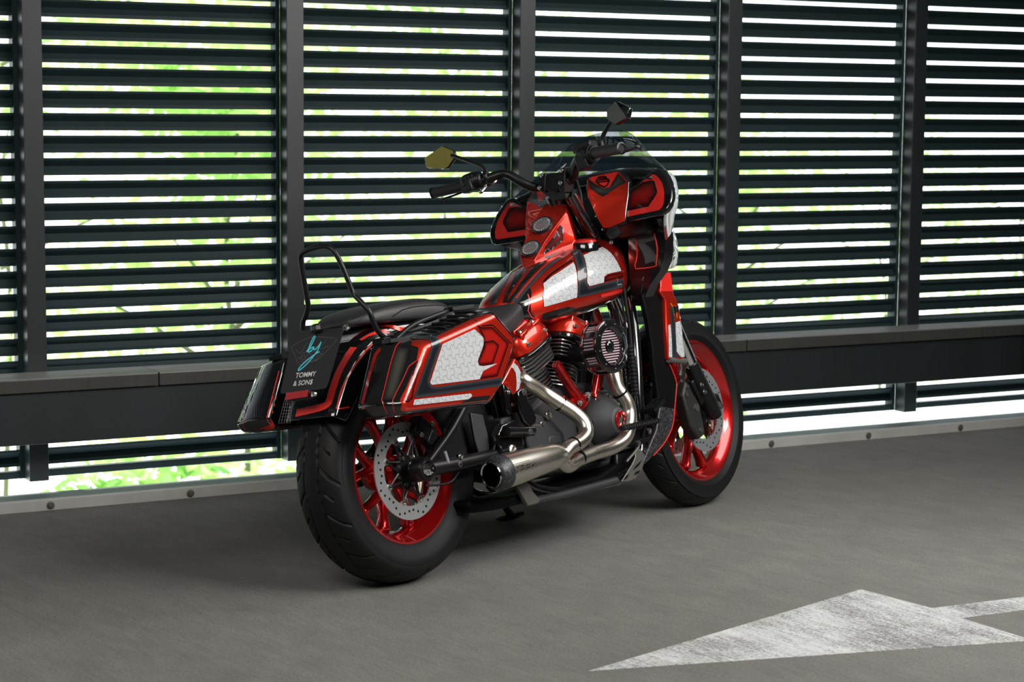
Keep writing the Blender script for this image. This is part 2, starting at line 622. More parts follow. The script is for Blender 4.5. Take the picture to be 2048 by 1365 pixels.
def decal(name, target, pts, d, m, parent=None, off=0.0006, step=0.012, r=0.004, mirror=False, edge=True):
    """paint film: a polygon laid onto the target's surface along direction d"""
    tr = bvh(target)
    d = Vector(d).normalized()
    P = roundpoly([Vector(p) for p in pts], r)
    e = Vector((0, 0, 1)) if abs(d.z) < 0.9 else Vector((1, 0, 0))
    U = (e - d * e.dot(d)).normalized()
    W_ = d.cross(U)
    Q = []
    for i in range(len(P)):
        a, b = P[i], P[(i + 1) % len(P)]
        k = max(1, int((b - a).length / step))
        for j in range(k):
            p = a.lerp(b, j / k)
            Q.append(Vector((p.dot(U), p.dot(W_))))
    dep = min(p.dot(d) for p in P) - 0.25
    nb = len(Q)
    x0, x1 = min(q.x for q in Q), max(q.x for q in Q)
    y0, y1 = min(q.y for q in Q), max(q.y for q in Q)
    G = list(Q)
    nx, ny = int((x1 - x0) / step), int((y1 - y0) / step)

    def bd(q):
        best = 1e9
        for i in range(nb):
            a, b = Q[i], Q[(i + 1) % nb]
            ab = b - a
            L = ab.length_squared
            u = max(0, min(1, (q - a).dot(ab) / L)) if L else 0
            best = min(best, (a + ab * u - q).length)
        return best
    for i in range(nx + 1):
        for j in range(ny + 1):
            q = Vector((x0 + (i + 0.5 + 0.25 * (j % 2)) * step, y0 + (j + 0.5) * step))
            G.append(q)
    res = delaunay_2d_cdt([Vector((q.x, q.y)) for q in G], [], [list(range(nb))], 1, 1e-6)
    vs, fs = res[0], res[2]
    out = []
    for q in vs:
        o_ = U * q.x + W_ * q.y + d * dep
        h = tr.ray_cast(o_, d)
        if h[0] is None:
            best = None
            o2 = U * q.x + W_ * q.y + d * (dep + 0.25)
            h = tr.find_nearest(o2)
        nn = h[1]
        if nn.dot(d) > 0:
            nn = -nn
        out.append(h[0] + nn * off)
    ed = [bd(q) for q in vs] if edge else []
    first = None
    for sd in ((1, -1) if mirror else (1,)):
        mb = MB()
        par = parent
        if sd > 0:
            mb.add(out, [tuple(f) for f in fs])
        else:
            mb.add([(p[0], -p[1], p[2]) for p in out], [tuple(reversed(f)) for f in fs])
            par = TWIN.get(parent.name, parent)
        o = mb.build(name, m, par, smooth=60, recalc=False)
        if edge:
            at = o.data.attributes.new('edge', 'FLOAT', 'POINT')
            at.data.foreach_set('value', ed)
        dd = Vector((d.x, d.y * sd, d.z))
        if sum(1 for p in o.data.polygons if p.normal.dot(dd) > 0) > len(fs) / 2:
            o.data.flip_normals()
        first = first or o
    return first


def stripe(name, target, pts, width, d, m, parent=None, off=0.0012, closed=False, smooth=0, mirror=False):
    """pinstripe of constant width laid on the target along d"""
    tr = bvh(target)
    d = Vector(d).normalized()
    P = [Vector(p) for p in pts]
    if smooth:
        P, _ = spline(P, [0] * len(P), smooth, closed)
    Q = []
    rng = len(P) if closed else len(P) - 1
    for i in range(rng):
        a, b = P[i], P[(i + 1) % len(P)]
        k = max(1, int((b - a).length / 0.01))
        for j in range(k):
            Q.append(a.lerp(b, j / k))
    if not closed:
        Q.append(P[-1])
    n = len(Q)
    A, B_ = [], []
    for i in range(n):
        a = Q[i - 1] if (i or closed) else Q[0]
        b = Q[(i + 1) % n] if (i < n - 1 or closed) else Q[-1]
        tg = (b - a).normalized()
        s_ = tg.cross(d).normalized() * width / 2
        row = []
        for q in (Q[i] - s_, Q[i] + s_):
            h = tr.ray_cast(q - d * 0.25, d)
            if h[0] is None:
                h = tr.find_nearest(q)
            nn = h[1] if h[1].dot(d) < 0 else -h[1]
            row.append(h[0] + nn * off)
        A.append(row[0])
        B_.append(row[1])
    mb = MB()
    mb.add(A + B_, [(i, (i + 1) % n, n + (i + 1) % n, n + i) for i in range(n if closed else n - 1)])
    if mirror:
        mb.mirror()
    return mb.build(name, m, parent, smooth=60, recalc=False)

# ================================================================== the setting
def slab_obj(name, c, size, m, parent=None, bevel=0):
    mb = MB()
    mb.box(c, size)
    return mb.build(name, m, parent, smooth=0, bevel=bevel)


fl = slab_obj('floor', (5, -2.35, -0.15), (36, 18.9, 0.3), m_floor)
tag(fl, 'grey broom-finished concrete deck floor', kind='structure')
ce = slab_obj('ceiling', (5, -2.0, 3.05), (36, 19.4, 0.3), m_ceiling)
tag(ce, 'dark concrete ceiling of the deck', kind='structure')
for nm, c_, s_ in (('wall_left', (-13.1, -2.2, 1.45), (0.2, 18.8, 2.9)), ('wall_right', (23.1, -2.2, 1.45), (0.2, 18.8, 2.9)),
                   ('wall_front', (5, -11.7, 1.45), (36.0, 0.2, 2.9))):
    tag(slab_obj(nm, c_, s_, m_ceiling), 'plain concrete wall of the deck', kind='structure')

# painted arrow on the floor
mb = MB()
mb.prism([(2.647, 4.397, 0.0), (3.874, 4.115, 0.0), (3.866, 4.396, 0.0), (4.75, 4.37, 0.0), (4.78, 4.492, 0.0), (3.869, 4.526, 0.0), (3.834, 4.806, 0.0)], (0, 0, 0.0012))
arrow = mb.build('painted_arrow', m_paint_line, None, smooth=0)
tag(arrow, 'worn white arrow painted on the concrete, pointing left', 'road marking')

# kerb: light angle strip with bolts, blue-grey slab edge behind it
kerb = MB().box((5, 7.062, 0.021), (36, 0.024, 0.042)).build('trim_1', m_kerb, None, smooth=0, bevel=0.003)
tag(kerb, 'light grey metal strip along the floor edge with bolts', kind='structure')
for i in range(-4, 14):
    mb = MB()
    mb.lathe([(0.0, 0.0), (0.014, 0.001), (0.014, 0.003), (0.010, 0.004), (0.009, 0.009), (0.0, 0.010)][::-1], (2.04 + 0.5145 * i, 7.05, 0.020), (0, -1, 0), 12, caps=False)
    mb.build('bolt', m_grey_metal, kerb)
edge = MB().box((5, 7.137, 0.014), (36, 0.126, 0.05)).build('trim_2', m_slab, None, smooth=0, bevel=0.003)
tag(edge, 'blue-grey metal slab edge behind the kerb strip', kind='structure')

# louvered wall
wall = empty('wall_back', loc=(0, 0, 0))
tag(wall, 'dark louvered screen wall with posts and a rail', kind='structure')
POST0, PITCH, PW = 2.047, 1.005, 0.071
prof = [(7.400, 0.0), (7.4015, -0.0075), (7.424, -0.0290), (7.4125, -0.0490), (7.4130, -0.0605), (7.4150, -0.0622), (7.4350, -0.0625),
        (7.4365, -0.0580), (7.4225, -0.0490), (7.4330, -0.0290), (7.4120, -0.0035), (7.4080, 0.001)]


def slat_mesh(x0, x1, half=False):
    mb = MB()
    pr = [(y, z) for (y, z) in prof]
    if half:
        pr = [(7.400, 0.0), (7.400, -0.026), (7.436, -0.026), (7.436, 0.0)]
    mb.prism([(x0, y, z) for (y, z) in pr], (x1 - x0, 0, 0))
    return mb


ZB = 0.6515 - 0.0813 * 6          # top of the lowest full slat
proto = slat_mesh(0.0, PITCH - 0.0515).build('slat', m_louver, wall, smooth=20)
half = slat_mesh(0.0, PITCH - 0.0515, True).build('slat', m_louver, wall, smooth=0, bevel=0.002)
first = True
hfirst = True
for b in range(-1, 5):
    x0 = POST0 + PITCH * b + PW * 0.5
    for r in range(0, 23):
        z = ZB + 0.0813 * r
        if 0.25 < z < 0.42:
            continue                                      # behind the rail
        o = proto if first else proto.copy()
        if not first:
            C.objects.link(o)
            o.parent = wall
        first = False
        o.location = (x0, 0, z + random.uniform(-0.0006, 0.0006))
    o = half if hfirst else half.copy()
    if not hfirst:
        C.objects.link(o)
        o.parent = wall
    hfirst = False
    o.location = (x0, 0, ZB - 0.0813 + 0.002)
mb = MB()
for b in list(range(-15, -1)) + list(range(5, 20)):
    x0 = POST0 + PITCH * b + PW * 0.5
    for r in range(0, 34):
        z = ZB + 0.0813 * r
        mb.prism([(x0, y, z + zz) for (y, zz) in prof], (PITCH - 0.0515, 0, 0))
for b in range(-1, 5):
    x0 = POST0 + PITCH * b + PW * 0.5
    for r in range(23, 34):
        mb.prism([(x0, y, ZB + 0.0813 * r + zz) for (y, zz) in prof], (PITCH - 0.0515, 0, 0))
o = mb.build('slat', m_louver, wall, smooth=20, recalc=False)
o['kind'] = 'stuff'
post = MB().box((0, 7.365, 1.478), (PW, 0.07, 2.844)).build('post', m_post, wall, smooth=0, bevel=0.0025)
brk = MB().box((-PW / 2 - 0.0075, 7.425, 1.478), (0.0165, 0.05, 2.84)).build('bracket', m_louver, wall, smooth=0)
for b in range(-15, 21):
    p, k = (post, brk) if b == -15 else (post.copy(), brk.copy())
    if b > -15:
        C.objects.link(p); C.objects.link(k)
        p.parent = k.parent = wall
    p.location = k.location = (POST0 + PITCH * b + PW / 2, 0, 0)
    if not (-1 <= b <= 5):
        pass
# rail: beam with coping
MB().box((5, 7.235, 0.315), (36, 0.18, 0.186)).build('beam', m_post, wall, smooth=0, bevel=0.003)
xs = [-13 + 1.0] + [2.469 + 1.29 * i for i in range(-8, 12)] + [22.9]
for a, b in zip(xs[:-1], xs[1:]):
    MB().box(((a + b) / 2, 7.224, 0.4315), (b - a - 0.004, 0.188, 0.047)).build('coping', m_cap, wall, smooth=0, bevel=0.003)
    MB().box(((a + b) / 2, 7.2255, 0.4562), (b - a - 0.004, 0.187, 0.0025)).build('coping_lit_top', m_captop, wall, smooth=0)  # thin sheet added to carry the painted brightness of the top

# narrow dark pole at the right edge
mb = MB()
mb.tube([(6.555, 7.02, 0.0), (6.552, 7.02, 0.45), (6.535, 7.02, 0.60), (6.530, 7.02, 0.745)], [0.016, 0.014, 0.006, 0.007], 12)
mb.lathe([(0.05, 0), (0.05, 0.008), (0.018, 0.012)], (6.556, 6.99, 0), (0, 0, 1), 20)
o = mb.build('slender_post', m_black, None)
tag(o, 'slender black pole standing by the kerb at the right edge', 'post')

# outside: ground and trees seen between the slats
g = slab_obj('paved_yard', (8, 40, -3.2), (120, 62, 0.2), m_grass)
tag(g, 'pale paved ground outside below the deck', kind='structure')


def tree(x, y, h, r, n, mi, seed, z0=-3.1, label=''):
    rnd = random.Random(seed)
    root = empty('leafy_tree', loc=(x, y, z0))
    tag(root, label, 'tree', 'trees behind the louvers')
    mb = MB()
    mb.tube([(0, 0, 0), (0.1, 0, h * 0.35), (-0.05, 0.1, h * 0.62), (0.05, 0, h * 0.9)], [0.035, 0.03, 0.025, 0.012], 8, smooth=4)
    for k in range(6):
        a = rnd.uniform(0, 2 * PI)
        z = h * rnd.uniform(0.35, 0.7)
        mb.tube([(0, 0, z), (math.cos(a) * r * 0.4, math.sin(a) * r * 0.4, z + 0.5), (math.cos(a) * r * 0.8, math.sin(a) * r * 0.8, z + 0.9)], [0.03, 0.02, 0.008], 7, smooth=3)
    mb.build('trunk', m_bark, root)
    mb = MB()
    cl = []
    for k in range(16):
        a = rnd.uniform(0, 2 * PI)
        q = rnd.uniform(0.2, 0.95) * r
        cl.append((math.cos(a) * q, math.sin(a) * q, h * rnd.uniform(0.12, 1.0), rnd.uniform(0.28, 0.5) * r))
    for k in range(n):
        cx, cy, cz, cr = rnd.choice(cl)
        v = Vector((rnd.gauss(0, 1), rnd.gauss(0, 1), rnd.gauss(0, 1))).normalized() * cr * rnd.random() ** 0.4
        p = Vector((cx, cy, cz)) + v
        d1 = Vector((rnd.gauss(0, 1), rnd.gauss(0, 1), rnd.gauss(0, 0.6))).normalized()
        d2 = d1.cross(Vector((rnd.gauss(0, 1), rnd.gauss(0, 1), rnd.gauss(0, 1)))).normalized()
        L, W2 = rnd.uniform(0.06, 0.13), rnd.uniform(0.03, 0.06)
        mb.cur = rnd.choice([mi, mi, (mi + 1) % 3])
        mb.add([p - d1 * L, p + d2 * W2, p + d1 * L, p - d2 * W2], [(0, 1, 2, 3)])
    o = mb.build('foliage', m_leaf, root, smooth=0, recalc=False)
    o['kind'] = 'stuff'
    return root


spots = [(2.6, 15.0, 4.6, 1.5, 4600, 1), (6.4, 16.5, 5.0, 1.75, 3900, 1), (9.9, 17.5, 4.7, 1.75, 4400, 1), (6.0, 22.5, 7.2, 2.3, 2600, 2),
         (12.4, 24.5, 7.0, 2.3, 2200, 2), (14.2, 20.5, 4.3, 1.7, 2200, 1), (17.0, 26.0, 3.9, 2.1, 1500, 2), (21.4, 26.5, 4.1, 2.1, 1400, 2), (25.8, 28.0, 4.0, 2.1, 1300, 2)]
where = ['near the left edge of the picture', 'behind the second bay from the left', 'behind the rear wheel', 'far behind the left bay', 'far behind the seat',
         'behind the tank', 'behind the front wheel, pale', 'behind the bay right of the front wheel', 'behind the rightmost bay']
for i, (x, y, h, r, n, mi) in enumerate(spots):
    tree(x, y, h, r, n, mi, 20 + i, label='sunlit green tree outside the louvers, ' + where[i])


def shrub(x, y, ztop, r, n, seed, label):
    rnd = random.Random(seed)
    root = empty('leafy_shrub', loc=(x, y, -3.1))
    tag(root, label, 'shrub', 'shrubs outside below the louvers')
    H = ztop + 3.1
    mb = MB()
    for k in range(5):
        a = 2 * PI * k / 5
        mb.tube([(0, 0, 0), (math.cos(a) * r * 0.3, math.sin(a) * r * 0.3, H * 0.5), (math.cos(a) * r * 0.5, math.sin(a) * r * 0.5, H * 0.85)], [0.03, 0.02, 0.008], 6, smooth=3)
    mb.build('stem', m_bark, root)
    mb = MB()
    for k in range(n):
        v = Vector((rnd.gauss(0, 1), rnd.gauss(0, 1), rnd.gauss(0, 1))).normalized() * rnd.random() ** 0.35
        p = Vector((v.x * r, v.y * r, H * 0.55 + v.z * H * 0.45))
        d1 = Vector((rnd.gauss(0, 1), rnd.gauss(0, 1), rnd.gauss(0, 0.6))).normalized()
        d2 = d1.cross(Vector((rnd.gauss(0, 1), rnd.gauss(0, 1), rnd.gauss(0, 1)))).normalized()
        L, W2 = rnd.uniform(0.05, 0.11), rnd.uniform(0.03, 0.05)
        mb.cur = rnd.choice([0, 1, 1, 2])
        mb.add([p - d1 * L, p + d2 * W2, p + d1 * L, p - d2 * W2], [(0, 1, 2, 3)])
    mb.build('foliage', m_leaf, root, smooth=0, recalc=False)['kind'] = 'stuff'


shrub(4.5, 13.0, -0.75, 0.95, 2300, 1, 'low green shrub seen under the louvers at the left edge')
shrub(7.3, 12.6, -0.80, 0.85, 2000, 2, 'low green shrub seen under the louvers left of the rear wheel')

# ================================================================== motorcycle
bike = empty('motorcycle', loc=(2.66132401, 5.50879419, 0.005))
bike.matrix_world = Matrix(((0.92178532, -0.38107895, -0.07134877, 2.66132401),
                            (0.38770068, 0.90604171, 0.16963667, 5.50879419),
                            (0, -0.18403056, 0.98292052, 0.005), (0, 0, 0, 1)))
tag(bike, 'red, black and white custom touring motorcycle leaning on its side stand', 'motorcycle')
STEER = 0.0680
RAKE = math.radians(28)


def wheel(name, loc, rot, R, wd, rim_r, bead, spoke_off, disc_r, disc_y, nb, both, tread):
    """origin at the hub; returns the rim object that carries tyre, spokes and discs"""
    # rim with lip, barrel and hub
    h = bead
    pr = [(rim_r, -h), (rim_r + 0.002, -h + 0.004), (rim_r - 0.002, -h + 0.010), (rim_r - 0.016, -h * 0.60), (rim_r - 0.030, -h * 0.36), (rim_r - 0.034, 0),
          (rim_r - 0.030, h * 0.36), (rim_r - 0.016, h * 0.60), (rim_r - 0.002, h - 0.010), (rim_r + 0.002, h - 0.004), (rim_r, h), (rim_r - 0.006, h + 0.001), (rim_r - 0.011, h - 0.008),
          (rim_r - 0.024, h * 0.56), (rim_r - 0.038, h * 0.32), (rim_r - 0.042, 0), (rim_r - 0.038, -h * 0.32), (rim_r - 0.024, -h * 0.56), (rim_r - 0.011, -h + 0.008), (rim_r - 0.006, -h - 0.001), (rim_r, -h)]
    mb = MB()
    mb.lathe(pr, n=96, caps=False)
    hub = [(0.020, -h * 0.95), (0.050, -h * 0.95), (0.052, -h * 0.6), (0.040, -h * 0.4), (0.036, 0), (0.040, h * 0.4), (0.052, h * 0.6), (0.050, h * 0.95), (0.020, h * 0.95)]
    mb.lathe(hub, n=40, caps=True)
    rim = mb.build(name, m_wheel_red, bike, smooth=40)
    rim.location = loc
    rim.rotation_euler = (0, 0, rot)
    # tyre with cut tread
    sw = wd / 2
    half = [(bead - 0.006, rim_r - 0.004), (bead + 0.003, rim_r + 0.004), (bead + 0.013, rim_r + 0.018), (sw - 0.004, rim_r + 0.042), (sw, rim_r + 0.060)]
    y_s, r_s = sw - 0.003, R - 0.046 * (wd / 0.18) ** 0.6
    nt = 22
    crown = []
    for k in range(nt + 1):
        a = (PI / 2) * (1 - k / nt)
        crown.append((y_s * math.sin(a) ** 1.0, r_s + (R - r_s) * math.cos(a) ** 0.9))
    half += crown
    ys = half + [(-y, r) for (y, r) in reversed(half[:-1])]
    N = 720
    mb = MB()
    per = 2 * PI / 15

    def cut(th, yy):
        u = (th / per) % 1.0
        a = yy / sw
        g = 0.0
        # zigzag ring groove beside the centre, on both sides
        for s_ in (-1, 1):
            zz = s_ * (0.30 + 0.07 * abs(2 * ((u + (0.5 if s_ > 0 else 0)) % 1.0) - 1) - 0.035)
            if s_ > 0 or tread == 'rear':
                d_ = abs(a - zz)
                g = max(g, 1 - d_ / 0.035) if d_ < 0.035 else g
        # slashes sweeping outwards
        s_ = -1 if a < 0 else 1
        b_ = abs(a)
        uu = (u + (0.5 if s_ > 0 else 0)) % 1.0
        if 0.34 < b_ < 0.93:
            c1 = (0.10 + 0.70 * (b_ - 0.34)) % 1.0
            d_ = min(abs(uu - c1), 1 - abs(uu - c1))
            if d_ < 0.045:
                g = max(g, 1 - d_ / 0.045)
        if 0.46 < b_ < 0.72:
            c1 = (0.58 + 0.70 * (b_ - 0.34)) % 1.0
            d_ = min(abs(uu - c1), 1 - abs(uu - c1))
            if d_ < 0.035:
                g = max(g, 1 - d_ / 0.035)
        return min(1.0, g * 1.6)
    rings = []
    dense = []
    for i in range(len(ys) - 1):
        (ya, ra), (yb, rb) = ys[i], ys[i + 1]
        k = 2 if (5 <= i < len(ys) - 6) else 1
        for j in range(k):
            dense.append((ya + (yb - ya) * j / k, ra + (rb - ra) * j / k))
    dense.append(ys[-1])
    for i in range(N):
        th = 2 * PI * i / N
        row = []
        for (yy, rr) in dense:
            r2 = rr
            if rr > r_s + 0.004:
                r2 = rr - 0.0065 * cut(th, yy)
            row.append((r2 * math.cos(th), yy, r2 * math.sin(th)))
        rings.append(row)
    rings.append(rings[0])
    mb.grid(rings, closed=False)
    mb.build('tyre', m_rubber, rim, smooth=50)
    # cast spokes: ten ribs, joined in pairs towards the hub
    for k in range(5):
        for s_ in (-1, 1):
            am = math.radians(spoke_off + 72 * k)
            a1 = am + s_ * math.radians(18)
            rr = rim_r - 0.046
            mb = MB()
            rings = []
            for (q, da, wv, dv, yo) in ((0.036, 0.10, 0.013, 0.020, 0), (rr * 0.42, 0.25, 0.015, 0.022, 0), (rr * 0.62, 0.55, 0.0125, 0.020, 0), (rr * 0.86, 0.92, 0.0125, 0.020, 0),
                                        (rr * 0.96, 1.0, 0.016, 0.024, 0), (rr + 0.008, 1.0, 0.024, 0.030, 0)):
                a = am + (a1 - am) * da
                c_ = Vector((math.cos(a) * q, yo, math.sin(a) * q))
                tdir = Vector((-math.sin(a), 0, math.cos(a)))
                y_ = Vector((0, 1, 0))
                rings.append([c_ + tdir * wv * cx + y_ * dv * cy for (cx, cy) in ((-1, -0.55), (-0.45, -1), (0.45, -1), (1, -0.55), (1, 0.55), (0.45, 1), (-0.45, 1), (-1, 0.55))])
            mb.grid(rings, True, True, True)
            mb.build('spoke', m_wheel_red, rim, smooth=50, sub=1)
    for sd in ((-1, 1) if both else (-1,)):
        dy = disc_y * (-sd) if sd > 0 else disc_y
        # braking ring with scalloped inner edge
        mb = MB()
        nn = 168
        ri = disc_r * 0.715
        top, bot = [], []
        for i in range(nn):
            th = 2 * PI * i / nn
            ph = (th * nb / (2 * PI) + 0.0) % 1.0
            lob = max(0.0, 1 - abs(ph - 0.5) / 0.17)
            lob = lob ** 0.6 if lob > 0 else 0
            r_in = ri - 0.017 * lob
            co_, si = math.cos(th), math.sin(th)
            top.append([(disc_r * co_, dy - 0.0022, disc_r * si), (disc_r * co_, dy + 0.0022, disc_r * si), (r_in * co_, dy + 0.0022, r_in * si), (r_in * co_, dy - 0.0022, r_in * si)])
        top.append(top[0])
        mb.grid(top, True)
        dsc = mb.build('brake_disc', m_disc, rim, smooth=30)
        # drilled holes: dark recessed plugs, flush with both faces
        mb = MB()
        for i in range(nb * 5):
            a = 2 * PI * i / (nb * 5)
            q = disc_r * (0.80, 0.86, 0.93, 0.88, 0.82)[i % 5]
            mb.cyl((q * math.cos(a), dy - 0.0026, q * math.sin(a)), (q * math.cos(a), dy + 0.0026, q * math.sin(a)), 0.0040, n=10)
        mb.build('drilled_hole', m_satin, rim, smooth=30)
        # carrier spider and rivets
        mb = MB()
        mb.lathe([(0.030, dy - 0.003), (0.052, dy - 0.003), (0.052, dy + 0.004), (0.030, dy + 0.004)], n=40)
        for i in range(nb):
            a = 2 * PI * (i + 0.5) / nb
            q1 = disc_r * 0.655
            for e in (-1, 1):
                a0 = a + e * 0.30
                p0 = Vector((0.045 * math.cos(a0), dy, 0.045 * math.sin(a0)))
                p1 = Vector((q1 * math.cos(a), dy, q1 * math.sin(a)))
                mb.tube([p0, p0.lerp(p1, 0.5), p1], [0.006, 0.004, 0.006], 8)
        mb.build('disc_carrier', m_satin, rim)
        mb = MB()
        for i in range(nb):
            a = 2 * PI * (i + 0.5) / nb
            q1 = disc_r * 0.655
            mb.lathe([(0.0095, 0), (0.0095, 0.004), (0.006, 0.0045), (0.006, 0.002), (0, 0.002)], (q1 * math.cos(a), dy - sd * -0.001, q1 * math.sin(a)), (0, sd, 0), 16, caps=False)
            mb.lathe([(0.006, 0), (0.006, 0.006), (0.0, 0.006)], (0.042 * math.cos(a), dy, 0.042 * math.sin(a)), (0, sd, 0), 10, caps=False)
        mb.build('disc_rivet', m_bolt, rim)
    return rim


rw = wheel('rear_wheel', (0, 0, 0.325), 0, 0.329, 0.183, 0.217, 0.068, 54 + 36, 0.146, -0.0807, 8, False, 'rear')
fw = wheel('front_wheel', (1.615, 0, 0.335), STEER, 0.338, 0.112, 0.254, 0.046, -92, 0.150, -0.064, 7, True, 'front')


def P(mb, name, m, smooth=35, bevel=0, parent=None, sub=0, solid=0, label=None):
    o = mb.build(name, m, parent or bike, smooth=smooth, bevel=bevel, sub=sub, solid=solid)
    if label:
        o['label'] = label
    return o


# ---- swingarm, axle, rear brake
mb = MB()
mb.tube([(0.0, -0.135, 0.325), (0.12, -0.145, 0.322), (0.30, -0.145, 0.325), (0.50, -0.12, 0.335)], [0.024, 0.022, 0.021, 0.024], 14, smooth=4)
mb.tube([(0.03, -0.142, 0.345), (0.16, -0.14, 0.43), (0.30, -0.12, 0.535)], 0.0135, 12, smooth=3)
mb.lathe([(0.0, 0), (0.033, 0), (0.036, 0.006), (0.036, 0.044), (0.032, 0.05), (0.0, 0.05)], (0, -0.112, 0.325), (0, -1, 0), 28, caps=False)
mb.prism([(0.03, -0.125, 0.335), (0.20, -0.125, 0.335), (0.22, -0.125, 0.36), (0.19, -0.125, 0.425), (0.07, -0.125, 0.37)], (0, -0.008, 0))
mb.mirror()
mb.tube([(0.46, -0.14, 0.335), (0.46, 0.14, 0.335)], 0.03, 14)
sw_ = P(mb, 'swingarm', m_satin)
mb = MB()
mb.lathe([(0.0, 0), (0.021, 0), (0.021, 0.003), (0.016, 0.004), (0.016, 0.012), (0.0115, 0.013), (0.0115, 0.02), (0.005, 0.02), (0.005, 0.016), (0, 0.016)], (0, -0.1630, 0.325), (0, -1, 0), 6, caps=False)
mb.lathe([(0.0, 0), (0.024, 0), (0.024, 0.002), (0.0, 0.002)], (0, -0.1624, 0.325), (0, -1, 0), 28, caps=False)
mb.mirror()
P(mb, 'axle_nut', m_chrome)
mb = MB()      # rear caliper
mb.box((0.075, -0.087, 0.435), (0.085, 0.05, 0.06), Matrix.Rotation(math.radians(38), 3, 'Y'))
mb.box((0.10, -0.10, 0.405), (0.05, 0.03, 0.05), Matrix.Rotation(math.radians(38), 3, 'Y'))
cal = P(mb, 'rear_caliper', m_satin, bevel=0.006)
mb = MB()
for p_ in ((0.045, 0.425), (0.10, 0.452), (0.12, 0.39)):
    mb.bolt((p_[0], -0.115, p_[1]), (0, -1, 0), 0.006, 0.006)
P(mb, 'bolt', m_bolt, parent=cal)
mb = MB()      # rear brake hose
mb.tube([(0.0152, -0.13, 0.2755), (0.0802, -0.13, 0.2696), (0.1391, -0.13, 0.2736), (0.183, -0.15, 0.3151), (0.2567, -0.15, 0.3025)], 0.0035, 8, smooth=5)
mb.tube([(0.1543, -0.15, 0.3462), (0.1987, -0.15, 0.333), (0.2479, -0.15, 0.3067), (0.2911, -0.15, 0.3166), (0.3301, -0.15, 0.3504), (0.3485, -0.15, 0.3902), (0.364, -0.15, 0.4164)], 0.005, 8, smooth=5)
P(mb, 'brake_hose', m_rubber)
mb = MB()
mb.tube([(0.339, -0.156, 0.3691), (0.3391, -0.156, 0.3861)], 0.0085, 12)
mb.tube([(0.3484, -0.156, 0.3897), (0.3541, -0.156, 0.4046)], 0.005, 12)
P(mb, 'hose_fitting', m_bolt)
mb = MB()
mb.bolt((0.1416, -0.16, 0.3198), (0, -1, 0), 0.009, 0.008)
mb.bolt((0.1532, -0.16, 0.341), (0, -1, 0), 0.007, 0.008)
P(mb, 'bolt', m_bolt, parent=sw_)
mb = MB()
mb.tube([(0.089, -0.158, 0.3673), (0.0943, -0.158, 0.3486), (0.099, -0.158, 0.3269)], 0.006, 10)
P(mb, 'reflector_strip', m_disc, parent=sw_)

# ---- dark core: frame, battery box, inner guard
mb = MB()
mb.prism([(0.22, -0.075, 0.30), (0.52, -0.075, 0.24), (0.60, -0.075, 0.50), (0.60, -0.075, 0.70), (0.20, -0.075, 0.72), (0.12, -0.075, 0.66)], (0, 0.15, 0))
P(mb, 'battery_box', m_plastic, bevel=0.012)
mb = MB()
mb.prism([(0.2652, -0.13, 0.4664), (0.3229, -0.13, 0.4539), (0.3437, -0.13, 0.3347), (0.2843, -0.13, 0.3189), (0.2689, -0.13, 0.3826)], (0, 0.01, 0))
P(mb, 'belt_guard', m_engine, bevel=0.003)
mb = MB()
# main backbone, seat rails, down tubes, cradle
mb.tube([(1.28, 0, 0.93), (1.0, 0, 0.83), (0.75, 0, 0.76), (0.55, 0, 0.72), (0.2, 0, 0.70)], [0.05, 0.04, 0.036, 0.03, 0.03], 14, smooth=4)
mb.tube([(1.335, 0, 0.84), (1.255, 0, 1.0)], 0.045, 20)
for s_ in (-1, 1):
    mb.tube([(1.28, s_ * 0.03, 0.86), (1.22, s_ * 0.10, 0.70), (1.16, s_ * 0.125, 0.45), (1.12, s_ * 0.13, 0.25), (1.03, s_ * 0.13, 0.175), (0.85, s_ * 0.13, 0.165),
             (0.62, s_ * 0.13, 0.17), (0.48, s_ * 0.12, 0.23), (0.44, s_ * 0.11, 0.36), (0.40, s_ * 0.10, 0.58), (0.30, s_ * 0.085, 0.69)], 0.0185, 12, smooth=5)
    mb.tube([(0.36, s_ * 0.09, 0.64), (0.10, s_ * 0.10, 0.665), (-0.10, s_ * 0.11, 0.67)], 0.016, 10)
    mb.prism([(-0.14, s_ * 0.116, 0.70), (0.14, s_ * 0.116, 0.72), (0.24, s_ * 0.116, 0.66), (0.14, s_ * 0.116, 0.60), (-0.12, s_ * 0.116, 0.64)], (0, s_ * 0.012, 0))
frame = P(mb, 'frame', m_black, bevel=0.002)
mb = MB()      # swingarm pivot block
mb.prism([(0.3565, -0.172, 0.4154), (0.4228, -0.172, 0.4235), (0.4486, -0.172, 0.3578), (0.4466, -0.172, 0.303), (0.3366, -0.172, 0.3123), (0.3308, -0.172, 0.3874)], (0, 0.03, 0))
P(mb, 'pivot_plate', m_black, bevel=0.005)
mb = MB()
mb.lathe([(0.018, 0), (0.018, 0.003), (0.012, 0.006), (0.010, 0.001), (0, 0.001)], (0.3891, -0.173, 0.3321), (0, -1, 0), 18, caps=False)
P(mb, 'pivot_bolt', m_bolt)
mb = MB()      # lower rail seen under the silencer and its bracket
mb.tube([(0.4786, -0.15, 0.1616), (0.6232, -0.15, 0.1586), (0.7853, -0.15, 0.1619), (0.9309, -0.15, 0.1652)], 0.013, 12)
P(mb, 'lower_rail', m_engine)
mb = MB()
mb.prism([(0.396, -0.165, 0.2272), (0.4578, -0.165, 0.2219), (0.476, -0.165, 0.1894), (0.5056, -0.165, 0.1616), (0.488, -0.165, 0.1514), (0.4395, -0.165, 0.1506), (0.4267, -0.165, 0.1728)], (0, 0.018, 0))
P(mb, 'silencer_bracket', m_grey_metal, bevel=0.004)
mb = MB()
